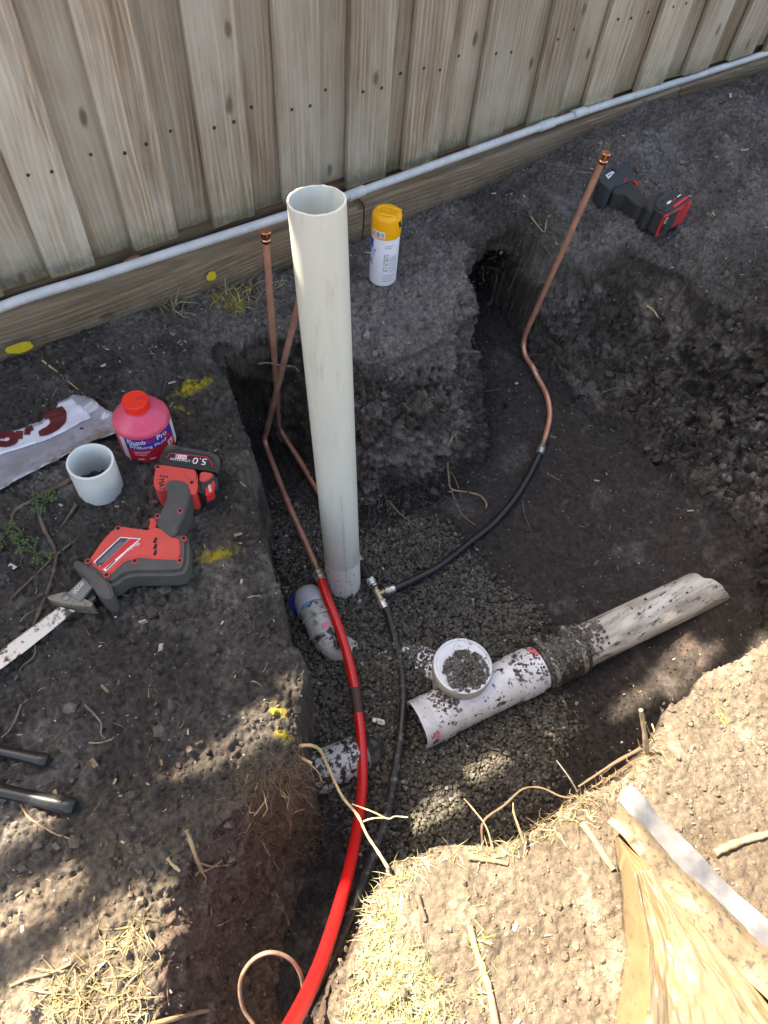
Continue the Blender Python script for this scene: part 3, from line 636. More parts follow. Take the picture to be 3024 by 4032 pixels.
vx = EYE - pb; a_p = math.atan2(vx[1], vx[0]) + .25                  # worn line of print down the wall, no longer legible
nref = np.array([math.cos(a_p), math.sin(a_p), 0]); nref -= ax_ * (nref @ ax_); nref /= np.linalg.norm(nref); bref = np.cross(ax_, nref); V_ = []; F_ = []; h_ = .08
while h_ < .42:
    l_ = random.uniform(.002, .007); w0, w1 = random.uniform(-.004, 0), random.uniform(.001, .004)
    if random.random() < .7:
        o_ = len(V_); V_ += [pb + ax_ * a + (r + .0005) * (math.cos(b / r) * nref + math.sin(b / r) * bref) for a, b in ((h_, w0), (h_ + l_, w0), (h_ + l_, w1), (h_, w1))]; F_.append((o_, o_ + 1, o_ + 2, o_ + 3))
    h_ += l_ + .0025
obj('worn_print', mesh_of(V_, F_), mat('faded_print', (.44, .43, .39), .5), pipe)
# ================================================================== DRAIN RUN IN THE PIT
dz = FLOOR + .030
e0 = U(901, 1566, dz); e1 = U(1543, 1262, dz + .03)
da, dl = wdir(e0, e1)
def along(px, py):                  # axis point nearest to the pixel's ray
    v = ray(px, py); v = v / np.linalg.norm(v); w0 = EYE - e0; b = v @ da; d = v @ w0; e = da @ w0
    return (e - b * d) / (1 - b * b)
s_j = along(1168, 1432); s_c0 = along(1150, 1445); s_c1 = along(1238, 1400); s_end = along(1538, 1257); s_sock = along(935, 1548)
RJ = .0545
jn = thing('inspection_junction', 'white pvc inspection junction with a round screw cap heaped with gravel', 'pipe junction', tuple(e0))
prof_j = [(RJ - .006, .002), (RJ + .002, 0)]
for k in range(7): prof_j += [(RJ + .0035, .002 + k * .0052), (RJ + .0035, .0045 + k * .0052), (RJ + .0015, .0052 + k * .0052)]
prof_j += [(RJ + .003, .040), (RJ + .003, s_sock + .03), (RJ, s_sock + .035), (RJ, s_j - .085), (RJ + .0035, s_j - .08), (RJ + .0035, s_j - .03), (RJ, s_j - .028), (RJ, s_j)]
obj('barrel', revolve(prof_j, e0, da, 56, 30), MT['pvc_lilac'], jn)
obj('inner_bore', revolve([(RJ - .006, .002), (RJ - .008, .03), (.002, .032)], e0, da, 40, 30), MT['dark_hole'], jn)
ctop = U(1000, 1437, -.285); RC = .0700
cax = np.array([-.02, .03, 1.0]); cax /= np.linalg.norm(cax)
obj('riser', revolve([(RC - .008, -.13), (RC - .008, -.03)], ctop, cax, 56, 30), MT['pvc_lilac'], jn)
cap_o = obj('screw_cap', revolve([(RC - .009, -.040), (RC - .002, -.038), (RC, -.034), (RC, -.005), (RC - .002, -.0012)], ctop, cax, 64, 30), MT['pvc_capside'], jn)
obj('cap_top', revolve([(RC - .002, -.0012), (RC - .005, 0), (RC - .0075, 0), (RC - .009, -.0022), (RC - .013, -.003), (.02, -.003), (.0, -.003)], ctop, cax, 64, 25), MT['pvc_cap'], cap_o)
br1 = U(815, 1402, FLOOR - .048); br0 = U(985, 1465, FLOOR + .004); ba, bl = wdir(br0, br1)
obj('branch', revolve([(.047, 0), (.047, bl * .6), (.0505, bl * .62), (.0505, bl), (.043, bl)], br0, ba, 44, 30), MT['pvc_lilac'], jn)
obj('blue_primer_mark', revolve([(.0512, bl - .018), (.0512, bl - .004)], br0, ba, 44, 30), mat('blue_mark', (.03, .04, .35), .4, grime=(SOIL, 60, .42, .5)), jn)
# pink primer ring
sv = s_j - .030
def arc_patch(base, ax, rad, s0, s1, a0, a1, upv=(0, 0, 1), n=14):
    ax = np.asarray(ax); u = np.asarray(upv, float) - ax * (np.asarray(upv, float) @ ax); u /= np.linalg.norm(u); v = np.cross(ax, u); V = []; Fc = []
    for i in range(n + 1):
        a = a0 + (a1 - a0) * i / n
        for s in (s0, s1): V.append(base + ax * s + rad * (math.cos(a) * u + math.sin(a) * v))
    for i in range(n): Fc.append((2 * i, 2 * i + 1, 2 * i + 3, 2 * i + 2))
    return mesh_of(V, Fc, 60)
obj('pink_primer_mark', arc_patch(e0, da, RJ + .0006, s_j - .028, s_j - .002, -.95, -.25) , MT['pink'], jn)
obj('pink_primer_mark', arc_patch(e0, da, RJ + .0045, .018, .030, .85, 1.1), MT['pink'], jn)
# rubber coupling with steel bands
cpl = thing('rubber_coupling', 'black rubber coupling with two clamp bands caked in gravel on the drain', 'coupling', tuple(e0 + da * s_c0))
RK = .0595; q0 = s_j - .012; q1 = s_c1 + .012
obj('sleeve', revolve([(RJ + .0008, q0), (RK, q0 + .001), (RK + .0025, q0 + .004), (RK + .0025, q0 + .009), (RK, q0 + .011), (RK, q0 + .030), (RK + .0015, q0 + .034), (RK + .0015, q1 - .034), (RK, q1 - .030), (RK, q1 - .011), (RK + .0025, q1 - .009), (RK + .0025, q1 - .004), (RK, q1 - .001), (RJ - .002, q1)], e0, da, 56, 40), MT['rubber'], cpl)
for s in (q0 + .013, q1 - .027):
    bd = obj('clamp_band', revolve([(RK + .0005, s), (RK + .0018, s + .0005), (RK + .0018, s + .0135), (RK + .0005, s + .014)], e0, da, 56, 40), MT['steel'], cpl)
    u0 = np.array([0, 0, 1.0]) - da * da[2]; u0 /= np.linalg.norm(u0); v0 = np.cross(da, u0); a = -1.15
    c = e0 + da * (s + .007) + (RK + .005) * (math.cos(a) * u0 + math.sin(a) * v0)
    obj('worm_screw', tube([c - (-math.sin(a) * u0 + math.cos(a) * v0) * .009, c + (-math.sin(a) * u0 + math.cos(a) * v0) * .009], .0048, 10), MT['steel'], bd)
old = thing('old_drain_pipe', 'scuffed grey old drain pipe running into the soil at the pit end', 'pipe', tuple(e0 + da * s_c1))
MT['old'].node_tree.nodes['Mapping'].inputs['Rotation'].default_value = (0, 0, -math.atan2(da[1], da[0])); MT['old'].node_tree.nodes['Mapping'].inputs['Scale'].default_value = (.35, 1.6, 1.6)
om = revolve([(RJ - .002, s_c1 - .03), (RJ - .002, s_c1 + .1), (RJ - .002, s_end - .12), (RJ - .002, s_end - .012), (RJ - .0062, s_end - .012), (RJ - .0062, s_end - .05)], e0, da, 72, 30)
_u = np.array([0, 0, 1.0]) - da * da[2]; _u /= np.linalg.norm(_u); _v = np.cross(da, _u)
for v in om.vertices:                       # broken off at a slant
    p_ = np.array(v.co) - e0; s_ = p_ @ da
    if s_ > s_end - .03: v.co += Vector(da) * (-.022 * (p_ @ _u) / RJ + .030 * (p_ @ _v) / RJ + .010 * float(noise(p_[1], p_[2], 0, 60, 4)))
obj('pipe_wall', om, MT['old'], old)
# grey bend on the left
R3 = zone(1050, 2150, 950 / 1659)
bp = [U(*R3(300, 385), FLOOR + .020), U(*R3(328, 450), FLOOR + .030), U(*R3(368, 540), FLOOR + .028), U(*R3(420, 640), FLOOR + .018), U(*R3(490, 705), FLOOR - .004), U(*R3(580, 735), FLOOR - .034), U(*R3(720, 770), FLOOR - .055), U(*R3(880, 800), FLOOR - .07)]
RB = .041
bend = thing('grey_pipe_bend', 'smeared grey pvc bend with a rounded capped end beside the standing pipe', 'pipe bend', tuple(bp[2]))
bs = smooth_path(bp, 8)
capn = [bs[0] + (bs[0] - bs[2]) / np.linalg.norm(bs[0] - bs[2]) * d for d in (.047, .045, .040, .030, .015)]
n1 = 8
obj('rounded_end', tube(capn + bs[:n1], [.004, .014, .024, .034, .0395] + [RB + .001] * n1, 36), MT['bend'], bend)
obj('elbow', tube(bs[n1 - 1:], [RB - .0015] * 2 + [RB - .003] * (len(bs) - n1 - 1), 36), MT['bend_dirty'], bend)
for s in (2, 3): 
    k = s * 8 - 4; obj('socket_lip', tube([bs[k], bs[k + 1]], RB + .0012, 36), MT['bend_dirty'], bend)
k = 7; obj('pale_blue_mark', arc_patch(bs[k], (bs[k + 1] - bs[k]) / np.linalg.norm(bs[k + 1] - bs[k]), RB + .0016, -.001, .007, .2, .75), MT['primer_sky'], bend)
k = 19; obj('pink_primer_mark', arc_patch(bs[k], (bs[k + 1] - bs[k]) / np.linalg.norm(bs[k + 1] - bs[k]), RB + .0004, -.008, .008, -.35, .1), MT['pink'], bend)
rp = [bp[0] + (bp[0] - bp[1]) * -.1]
kx = capn[4]; kd = (bs[0] - bs[2]) / np.linalg.norm(bs[0] - bs[2]); sidev = np.cross([0, 0, 1.0], kd); 
obj('blue_primer_ring', revolve([(.028, -.002), (.033, 0), (.033, .006), (.028, .008)], kx + sidev * .030 - np.array([0, 0, .022]), sidev * .8 + kd * .3 - np.array([0, 0, .35]), 32, 30), MT['primer_blue'], bend)
# lower-left stub
R5b = zone(1100, 2750, 600 / 1659)
s0 = U(*R5b(440, 800), FLOOR + .012); s1 = U(*R5b(860, 640), FLOOR + .006); s2 = U(*R5b(1150, 530), FLOOR - .062); sa, slen = wdir(s0, s1)
stub = thing('drain_stub', 'soil-speckled white drain stub poking out of the left bank', 'pipe', tuple(s0))
obj('pipe_wall', revolve([(.020, -.03), (.043, -.022), (.048, -.005), (.048, slen * .98), (.04, slen)], s0, sa, 44, 40), MT['stub'], stub)
stc = thing('buried_coupling', 'rubber coupling half buried in gravel beside the red pipe', 'coupling', tuple(s1))
sb, sbl = wdir(s0 + sa * slen * .8, s2)
pS = s0 + sa * slen * .78
obj('sleeve', revolve([(.046, 0), (.0488, .001), (.0488, sbl), (.045, sbl + .002)], pS, sb, 44, 40), MT['rubber'], stc)
for s in (.006, sbl * .72): obj('clamp_band', revolve([(.0489, s), (.0502, s + .001), (.0502, s + .010), (.0489, s + .011)], pS, sb, 44, 40), MT['steel'], stc)
obj('screw_housing', box(U(*R5b(1080, 250), FLOOR + .022), (.03, .012, .010), .002, Matrix.Rotation(-.9, 4, 'Z')), MT['steel'], stc)

# ================================================================== COPPER PIPES
CRr = .0082
def copper(label, P, capped, matn, fit=None, caps=None):
    t_ = thing('copper_pipe', label, 'copper pipe', tuple(P[-1] if not capped else P[0]), 'copper water pipes rising out of the pit')
    obj('tube', tube(smooth_path(P, 8), CRr, 18), matn, t_)
    if capped:
        a = P[-1]; ax = (P[-1] - P[-2]) / np.linalg.norm(P[-1] - P[-2])
        obj('end_cap', revolve([(CRr, -.016), (CRr + .0025, -.015), (CRr + .0042, -.011), (CRr + .0042, -.007), (CRr + .0018, -.005), (CRr + .0018, -.001), (CRr + .0042, .001), (CRr + .0042, .012), (CRr + .003, .0135), (.0, .0138)], a, ax, 28, 30), MT['copper_new'], t_)
    return t_
RA = zone(750, 1150, 600 / 1659); RW = zone(1800, 800, 700 / 1408); RP = zone(1100, 1900, 600 / 1659)
# A: capped, rises between the hole's walls
zA = FLOOR + .055
A0 = U(*RA(965, 1440), zA); Atop = above(A0, 574, 510); vA = (Atop - A0)
A = [U(*RP(862, 800), FLOOR + .020), U(*RP(640, 470), FLOOR + .016), U(*RA(1230, 1900), FLOOR + .016), U(*RA(1040, 1600), FLOOR + .025), A0 + (U(*RA(1040, 1600), FLOOR + .025) - A0) * .35 - [0, 0, .006], A0 + [0, 0, .01], A0 + vA * .08, A0 + vA * .3, A0 + vA * .6, A0 + vA * .85, Atop]
copper('capped copper pipe standing nearest the fence left of the white pipe', A, True, MT['copper'])
B0 = U(*RA(810, 1590), FLOOR + .06); Btop = above(B0 + np.array([.05, 0, 0]), 672, 548); vB = Btop - B0
fitB = U(*RP(385, 880), FLOOR + .060)
B = [fitB, U(*RP(260, 600), FLOOR + .055), U(*RP(100, 240), FLOOR + .050), U(*RA(900, 1880), FLOOR + .045), U(*RA(830, 1690), FLOOR + .045), B0, B0 + vB * .06, B0 + vB * .3, B0 + vB * .6, Btop]
copper('copper pipe leaning behind the white pipe and joined to the red pipe', B, True, MT['copper_dull'])
UG = lambda x, y, l: G(x, y, l)
C0 = U(*RW(490, 1150), FLOOR + .085); Ctop = above(C0, 1305, 340); vC = Ctop - C0
fitC = G(*RW(670, 1925), .020)
Cc = [fitC] + [G(*RW(x, y), .016) for x, y in ((700, 1830), (722, 1700), (695, 1550), (620, 1400), (540, 1270))]
qa, qb, qc = G(*RW(585, 1340), .016), U(*RW(484, 1168), C0[2] - .012), C0 + vC * .12
Cc = Cc[:-1] + [(1 - k) ** 2 * qa + 2 * k * (1 - k) * qb + k * k * qc for k in (0, .2, .4, .6, .8, 1)] + [C0 + vC * .25, C0 + vC * .5, C0 + vC * .75, Ctop]
copper('capped copper pipe leaning in front of the dark cordless drill', Cc, True, MT['copper'])
# ================================================================== PLASTIC WATER PIPES AND FITTINGS
def fitting(label, a, b, rad, name='crimp_fitting', matb='brass'):
    d, L = wdir(a, b); f = thing(name, label, 'pipe fitting', tuple(a), 'metal pipe fittings in the pit')
    obj('barb', revolve([(CRr * .8, -.012), (CRr, -.011), (CRr, L * .35), (rad * .8, L * .36), (rad * .8, L * .46)], a, d, 24, 30), MT[matb], f)
    obj('crimp_ring', revolve([(rad * .7, L * .42), (rad * 1.15, L * .44), (rad * 1.25, L * .52), (rad * 1.25, L * .60), (rad * 1.05, L * .62), (rad * 1.05, L * .74), (rad * 1.18, L * .77), (rad * 1.18, L * .86), (rad * 1.06, L * .88), (rad * 1.06, L), (rad * .9, L + .001)], a, d, 24, 30), MT['crimp'], f)
    return f
RH = .0117
rf1 = U(*RP(455, 1065), FLOOR + .068)
fitting('brass and steel crimp joining copper to the red pipe', fitB, rf1, RH)
def wz(px, py, wpx):               # height at which a pipe of known bore shows wpx source pixels wide
    v = ray(px, py); dep = F * 2 * RH / wpx; return (EYE + v / F * dep)[2]
red_px = [(685.5, 1243, .068), (706, 1290, .066), (728, 1345, .060), (749, 1410, .052), (764, 1475, .045), (773, 1530, .040), (780, 1590, .040), (783, 1650, .045), (782, 1700, .055), (777, 1750, .075), (769, 1805, .11), (757, 1865, .155), (742, 1925, .20), (720, 2000, .27), (695, 2075, .34), (665, 2145, .41), (630, 2212, .47), (570, 2310, .55), (470, 2430, .60)]
rpth = [U(x, y, FLOOR + z) for x, y, z in red_px]; rpth[0] = rf1
rs = smooth_path(rpth, 5)
hose = tag(obj('red_water_pipe', tube(rs, RH, 24), MT['red_hose'], None, tuple(rpth[0])), 'bright red flexible water pipe sweeping down the trench to the camera', 'water pipe')
k0 = min(range(len(rs)), key=lambda k: abs(PX(rs[k])[1] - 1492)); k1 = min(range(len(rs)), key=lambda k: abs(PX(rs[k])[1] - 1545))
obj('mud_smear', tube(rs[k0:k1 + 1], RH + .0004, 24, False), mat('muddy_red', (.10, .035, .03), .7, grime=((.045, .035, .03), 40, .40, .58)), hose)
# black pipe from the tee down the trench
tee_c = U(*RP(1075, 1215), FLOOR + .022)
blk_px = [(*RP(1130, 1330), .020), (*RP(1190, 1450), .020), (855, 1390, .022), (866, 1440, .026), (871, 1490, .03), (870, 1540, .03), (864, 1600, .028), (853, 1665, .036), (843, 1720, .052), (828, 1780, .078), (808, 1840, .105), (785, 1900, .14), (760, 1960, .19), (735, 2020, .24), (705, 2090, .30), (670, 2160, .36), (630, 2235, .42), (560, 2340, .50)]
bpth = [U(x, y, FLOOR + z) for x, y, z in blk_px]
tag(obj('black_water_pipe', tube(smooth_path(bpth, 5), .0102, 20), MT['hose_dusty'], None, tuple(bpth[0])), 'black water pipe running from the tee beside the red pipe', 'water pipe')
tee = thing('tee_fitting', 'brass tee fitting joining the three black pipes on the gravel', 'pipe fitting', tuple(tee_c), 'metal pipe fittings in the pit')
pa, pb_, pc = U(*RP(985, 1045), FLOOR + .030), U(*RP(1150, 1370), FLOOR + .020), U(*RP(1255, 1150), FLOOR + .028)
obj('body', tube([pa + (tee_c - pa) * .6, tee_c, pb_ + (tee_c - pb_) * .5], .0095, 18), MT['brass'], tee)
obj('side_outlet', tube([tee_c, tee_c + (pc - tee_c) * .45], .009, 18), MT['brass'], tee)
for e in (pa, pb_, pc):
    d, L = wdir(tee_c, e)
    obj('crimp_ring', revolve([(.009, L * .45), (.0128, L * .47), (.0140, L * .55), (.0128, L * .62), (.0115, L * .64), (.0115, L * .76), (.0130, L * .79), (.0130, L * .88), (.0115, L * .90), (.0115, L), (.009, L)], tee_c, d, 24, 30), MT['crimp'], tee)
sh0 = U(*RP(880, 870), FLOOR + .026)
fitting('crimp fitting half hidden behind the white pipe foot', U(*RP(845, 770), FLOOR + .022), sh0, .0105, matb='crimp')
tag(obj('black_pipe_stub', tube([sh0 - (pa - sh0) * .06, (sh0 + pa) / 2, pa + (pa - sh0) * .05], .0108, 20), MT['black_hose'], None, tuple(sh0)), 'short thick black pipe between the white pipe foot and the tee', 'water pipe')
cf1 = G(*RW(640, 2020), .022)

fitting('pale crimp fitting at the lower end of the right copper pipe', fitC, cf1, .0105)
arc = [cf1] + [G(x, y, .013) if x > 1000 else U(x, y, FLOOR + .030 + k) for x, y, k in [(1142, 1030, .016), (1110, 1082, .014), (1065, 1135, .010), (1010, 1180, .006), (950, 1222, .002), (900, 1249, 0), (862, 1267, -.001)]] 
arc.append(pc - (arc[-1] - pc) * .0)
tag(obj('black_water_pipe', tube(smooth_path(arc, 6), .0100, 20), MT['black_hose'], None, tuple(cf1)), 'curved black water pipe arcing across the pit floor to the right copper pipe', 'water pipe')

# ================================================================== TOOLS AND SUPPLIES
TL = zone(0, 1450, 900 / 1593)                       # view of the left bank
def ring(zone_, pts, z): return [U(*zone_(x, y), z) for x, y in pts]
g0 = float(np.mean([G(*TL(x, y))[2] for x, y in ((900, 1600), (1350, 1000), (700, 1000), (1250, 950))]))
# ---- reciprocating saw lying on its side
saw = thing('reciprocating_saw', 'red and grey cordless reciprocating saw lying on the left bank', 'power saw', tuple(U(*TL(950, 1330), g0)))
def sp(name, pts, z0, z1, m, parent=saw, bev=.004, rnd=2, zz=TL, seg=3):
    return obj(name, slab(ring(zz, pts, z1), z0, z1, bev, seg, rnd), MT[m], parent)
body = sp('body_housing', [(600,1340),(690,1225),(780,1115),(850,1092),(1040,1122),(1130,1112),(1230,1140),(1290,1150),(1318,1200),(1312,1358),(1280,1420),(1200,1434),(885,1432),(805,1500),(740,1512),(645,1450),(575,1385)], g0 + .004, g0 + .060, 'overmold', bev=.011, seg=4)
shell = sp('red_shell', [(612,1338),(660,1275),(705,1205),(785,1118),(852,1096),(880,1104),(1035,1124),(1060,1112),(1100,1105),(1140,1122),(1195,1172),(1255,1188),(1258,1318),(1195,1332),(900,1306),(745,1452),(690,1405)], g0 + .040, g0 + .0645, 'red', bev=.003, rnd=1)
handle = sp('handle', [(1158,782),(1225,772),(1300,790),(1328,850),(1318,905),(1292,1010),(1252,1090),(1225,1155),(1190,1175),(1140,1140),(1085,1085),(1100,1040),(1140,960),(1168,880),(1155,820)], g0 + .008, g0 + .067, 'overmold', bev=.017, seg=5)
sp('trigger_guard', [(1030,1118),(1048,1070),(1032,1045),(1075,1040),(1090,1060),(1090,1110),(1060,1125)], g0 + .028, g0 + .060, 'red', bev=.003, rnd=1)
sp('trigger', [(985,1112),(1000,1075),(1025,1058),(1045,1068),(1035,1118)], g0 + .02, g0 + .048, 'black_plastic', bev=.004)
foot = sp('battery_foot', [(1088,678),(1105,666),(1285,694),(1376,706),(1378,872),(1318,878),(1300,850),(1160,846),(1105,852),(1074,826),(1068,770)], g0 + .006, g0 + .064, 'red', bev=.006, rnd=1)
sp('raised_panel', [(1290,700),(1370,712),(1368,785),(1320,775),(1285,740)], g0 + .05, g0 + .0655, 'red', foot, .0015, 1)
sp('black_clip_side', [(1378,708),(1500,724),(1522,765),(1508,848),(1470,870),(1380,874)], g0 + .006, g0 + .062, 'black_plastic', foot, .006, 1)
sp('red_clip_panel', [(1390,714),(1478,726),(1488,745),(1440,782),(1390,788)], g0 + .04, g0 + .0655, 'red', foot, .003, 1)
sp('latch_panel', [(1432,838),(1490,780),(1498,800),(1488,862),(1435,890)], g0 + .04, g0 + .0635, 'red_print', foot, .001, 0)
sp('latch', [(1447,812),(1466,800),(1476,855),(1458,862)], g0 + .05, g0 + .0665, 'silver', foot, .002, 1)
batt = sp('battery', [(1100,668),(1118,610),(1150,548),(1190,528),(1240,538),(1500,590),(1532,625),(1538,690),(1520,735),(1500,722),(1380,704),(1280,692)], g0 + .002, g0 + .062, 'black_plastic', bev=.008)
sp('dusty_bumper', [(1140,560),(1165,532),(1200,527),(1250,540),(1235,560),(1195,556),(1160,585)], g0 + .03, g0 + .0645, 'dusty_plastic', batt, .004, 1)
sp('dusty_bumper', [(1250,541),(1500,590),(1530,625),(1536,680),(1500,660),(1480,612),(1425,598),(1240,563)], g0 + .03, g0 + .0640, 'dusty_plastic', batt, .004, 1)
zl = g0 + .0636
for a, b in (((1188,592),(1440,618)), ((1440,618),(1482,668)), ((1188,592),(1160,625)), ((1482,668),(1478,690))):
    obj('red_line', tube([U(*TL(*a), zl), U(*TL(*b), zl)], .0010, 6), MT['red_print'], batt)
upv = U(*TL(1300, 700), zl) - U(*TL(1300, 560), zl)
def tx(name, s, a, b, z, m, parent, up, h=None): return obj(name, flat_text(s, U(*TL(*a), z), U(*TL(*b), z), up, h, .0006), MT[m], parent)
obj('white_panel', slab(ring(TL, [(1225,598),(1303,607),(1298,634),(1220,625)], zl + .0006), zl - .001, zl + .0006, 0, 1, 0), MT['sticker'], batt)
tx('lettering', '5.0', (1445,632), (1350,622), zl, 'sticker', batt, upv, .017); tx('lettering', 'M18', (1298,607), (1228,599), zl + .001, 'red_print', batt, upv, .010)
tx('lettering', 'LITHIUM-ION', (1325,640), (1190,624), zl, 'sticker', batt, upv, .006); tx('lettering', 'RED', (1368,646), (1327,641), zl, 'red_print', batt, upv, .006)
tx('lettering', 'MATT', (1105,775), (1112,882), g0 + .0645, 'dark_hole', foot, U(*TL(1140,800), 0) - U(*TL(1100,800), 0), .012)
for k in range(3): obj('vent_slot', slab(ring(TL, [(1115 + k * 22, 744 + k * 3), (1128 + k * 22, 746 + k * 3), (1128 + k * 22, 756 + k * 3), (1115 + k * 22, 754 + k * 3)], g0 + .0646), g0 + .06, g0 + .0646, 0, 1, 0), MT['dark_hole'], foot)
for k in range(3): obj('vent_slot', slab(ring(TL, [(1080, 1180 + k * 43), (1096, 1180 + k * 43), (1088, 1216 + k * 43), (1066, 1216 + k * 43)], g0 + .0652), g0 + .05, g0 + .0652, 0, 1, 0), MT['dark_hole'], shell)
sp('raised_panel', [(1100,1186),(1252,1192),(1250,1310),(1085,1302)], g0 + .05, g0 + .0655, 'red', shell, .0015, 0)
for (x, y, par) in ((822,1116,shell),(612,1344,shell),(742,1440,shell),(940,1342,body),(1253,1340,body),(1280,1185,body),(1098,688,foot),(1336,797,foot),(1255,992,handle),(1098,1030,handle)):
    zt_ = {'red_shell': .0650, 'body_housing': .0606, 'battery_foot': .0645, 'handle': .0668}[par.name.split('.')[0]]
    c = U(*TL(x, y), g0 + zt_)
    sc = obj('screw_boss', revolve([(.0056, -.006), (.0056, .0003), (.0050, .0009), (.0041, .0009), (.0038, .0003)], c, (0, 0, 1), 20, 30), MT['red'], par)
    obj('screw_hole', revolve([(.0039, .0005), (.0001, .0005)], c, (0, 0, 1), 16, 30), MT['dark_hole'], sc)
zs = g0 + .0650
stk = obj('sticker', slab(ring(TL, [(652,1350),(838,1176),(980,1186),(735,1414)], zs + .0006), zs - .004, zs + .0006, 0, 1, 0), MT['sticker'], shell)
obj('sticker_black', slab(ring(TL, [(662,1350),(840,1181),(900,1186),(712,1370),(680,1380)], zs + .0010), zs, zs + .0010, 0, 1, 0), MT['print_dark'], stk)
obj('sticker_red', slab(ring(TL, [(690,1385),(905,1187),(968,1190),(900,1250),(720,1400)], zs + .0010), zs, zs + .0010, 0, 1, 0), MT['red_print'], stk)
obj('sticker_black', slab(ring(TL, [(735,1395),(800,1335),(806,1340),(742,1402)], zs + .0012), zs, zs + .0012, 0, 1, 0), MT['print_dark'], stk)
su = U(*TL(760, 1220), 0) - U(*TL(840, 1300), 0)
obj('lettering', flat_text('Milwaukee', U(*TL(955, 1206), zs + .001), U(*TL(880, 1262), zs + .001), -su, .010, .0006), MT['sticker'], stk)
for k in range(4): obj('small_print', tube([U(*TL(690 + k * 12, 1352 + k * 1), zs + .0012), U(*TL(840 + k * 11, 1208 + k * 2), zs + .0012)], .0004, 4), MT['print_grey'], stk)
fl = sp('front_flange', [(505,1350),(530,1333),(580,1350),(690,1418),(762,1490),(788,1560),(775,1596),(735,1602),(692,1582),(642,1524),(600,1446),(515,1385)], g0 + .002, g0 + .066, 'overmold', bev=.007, seg=3)
sp('steel_arm', [(545,1490),(585,1452),(648,1524),(560,1622),(462,1572)], g0 + .034, g0 + .042, 'steel_grey', bev=.0015, rnd=0)
sp('steel_arm', [(600,1590),(650,1548),(665,1600),(615,1640)], g0 + .016, g0 + .026, 'steel_grey', bev=.0015, rnd=0)
shoe = sp('shoe', [(328,1592),(345,1582),(450,1556),(495,1572),(648,1628),(644,1662),(600,1660),(520,1650),(400,1630),(338,1608)], g0 + .006, g0 + .038, 'shoe', bev=.003, rnd=1)
obj('shoe_bolt', revolve([(.008, -.002), (.008, .001), (.006, .002), (0, .002)], U(*TL(462, 1592), g0 + .0385), (0, 0, 1), 20, 30), MT['steel_grey'], shoe)
hu = U(*TL(490, 1500), 0) - U(*TL(540, 1560), 0)
obj('lettering', flat_text('HACKZALL', U(*TL(592, 1500), g0 + .0423), U(*TL(522, 1578), g0 + .0423), hu, .009, .0006), MT['sticker'], saw)
bl_pts = [(520,1690),(350,1832),(150,1990),(0,2098),(-220,2230),(-250,2190)]
tooth = []
ta, tb = np.array([-235., 2150.]), np.array([420., 1668.])
nT = 62
for k in range(nT):
    p = ta + (tb - ta) * k / nT; q = ta + (tb - ta) * (k + .5) / nT; nrm = np.array([-.6, -.8]); tooth += [tuple(p), tuple(q + nrm * 13)]
obj('saw_blade', slab(ring(TL, bl_pts + tooth + [(425, 1664)], g0 + .024), g0 + .0227, g0 + .024, 0, 1, 0), MT['blade'], saw)
# ---- cordless drill on the right bank
RD = zone(2250, 550, 600 / 1659)
gd = float(np.mean([G(*RD(x, y))[2] for x, y in ((600, 800), (850, 1050), (1300, 800), (350, 700))])) - .004
drill = thing('cordless_drill', 'dark slate cordless drill with a red ribbed battery base on the right bank', 'drill', tuple(U(*RD(750, 700), gd)))
def dp(name, pts, z0, z1, m, parent=drill, bev=.005, rnd=1, seg=3): return obj(name, slab(ring(RD, pts, gd + z1), gd + z0, gd + z1, bev, seg, rnd), MT[m], parent)
head = dp('motor_housing', [(288,425),(330,370),(400,298),(455,272),(500,285),(540,310),(480,480),(440,545),(380,520)], .002, .066, 'drill', bev=.010, rnd=2)
dp('gear_case', [(470,330),(530,300),(605,250),(640,252),(662,290),(655,335),(690,372),(688,415),(600,452),(540,480),(470,500),(440,480)], .006, .064, 'drill', bev=.009, rnd=1)
dp('chuck_end', [(600,262),(690,215),(725,205),(735,225),(690,262),(655,300)], .022, .048, 'shoe', bev=.008, rnd=2)
for k in range(6): dp('vent_slot', [(430 + k * 10, 312 + k * 7), (452 + k * 10, 305 + k * 7), (446 + k * 10, 316 + k * 7), (424 + k * 10, 323 + k * 7)], .06, .0664, 'dark_hole', head, 0, 0)
for k in range(4): obj('housing_rib', tube([U(*RD(296 + k * 26, 470 + k * 20), gd + .063 - .002 * k), U(*RD(250 + k * 34, 575 + k * 18), gd + .008)], .0022, 8), MT['drill_grip'], head)
st = dp('label', [(372,385),(440,345),(470,352),(405,425)], .06, .0668, 'sticker', head, 0, 0)
dp('label_print', [(392,392),(440,360),(446,366),(402,402)], .0662, .0673, 'print_blue', st, 0, 0)
dp('handle', [(440,560),(480,500),(560,462),(640,445),(720,505),(790,610),(855,655),(830,740),(770,745),(700,715),(620,640),(560,590),(480,610)], .012, .056, 'drill_grip', bev=.014, rnd=2, seg=4)
dp('trigger', [(638,432),(662,412),(690,440),(722,462),(728,482),(712,500),(690,470)], .018, .046, 'red_print', bev=.003, rnd=1)
dp('direction_switch', [(568,432),(596,404),(616,418),(604,438),(580,446)], .05, .066, 'red_print', bev=.002, rnd=0)
ft = dp('battery_foot', [(800,706),(845,640),(905,595),(1005,548),(1060,545),(950,640),(905,770),(830,760)], .004, .070, 'drill_grip', bev=.007, rnd=1)
dp('belt_clip', [(712,762),(735,752),(772,757),(768,792),(735,800),(712,795)], .014, .022, 'silver', ft, .001, 0)
bt = dp('battery', [(905,640),(960,590),(1040,550),(1125,540),(1290,590),(1308,640),(1285,680),(1180,745),(1075,808),(1010,796),(930,760),(890,710)], .002, .076, 'drill_grip', bev=.007, rnd=1)
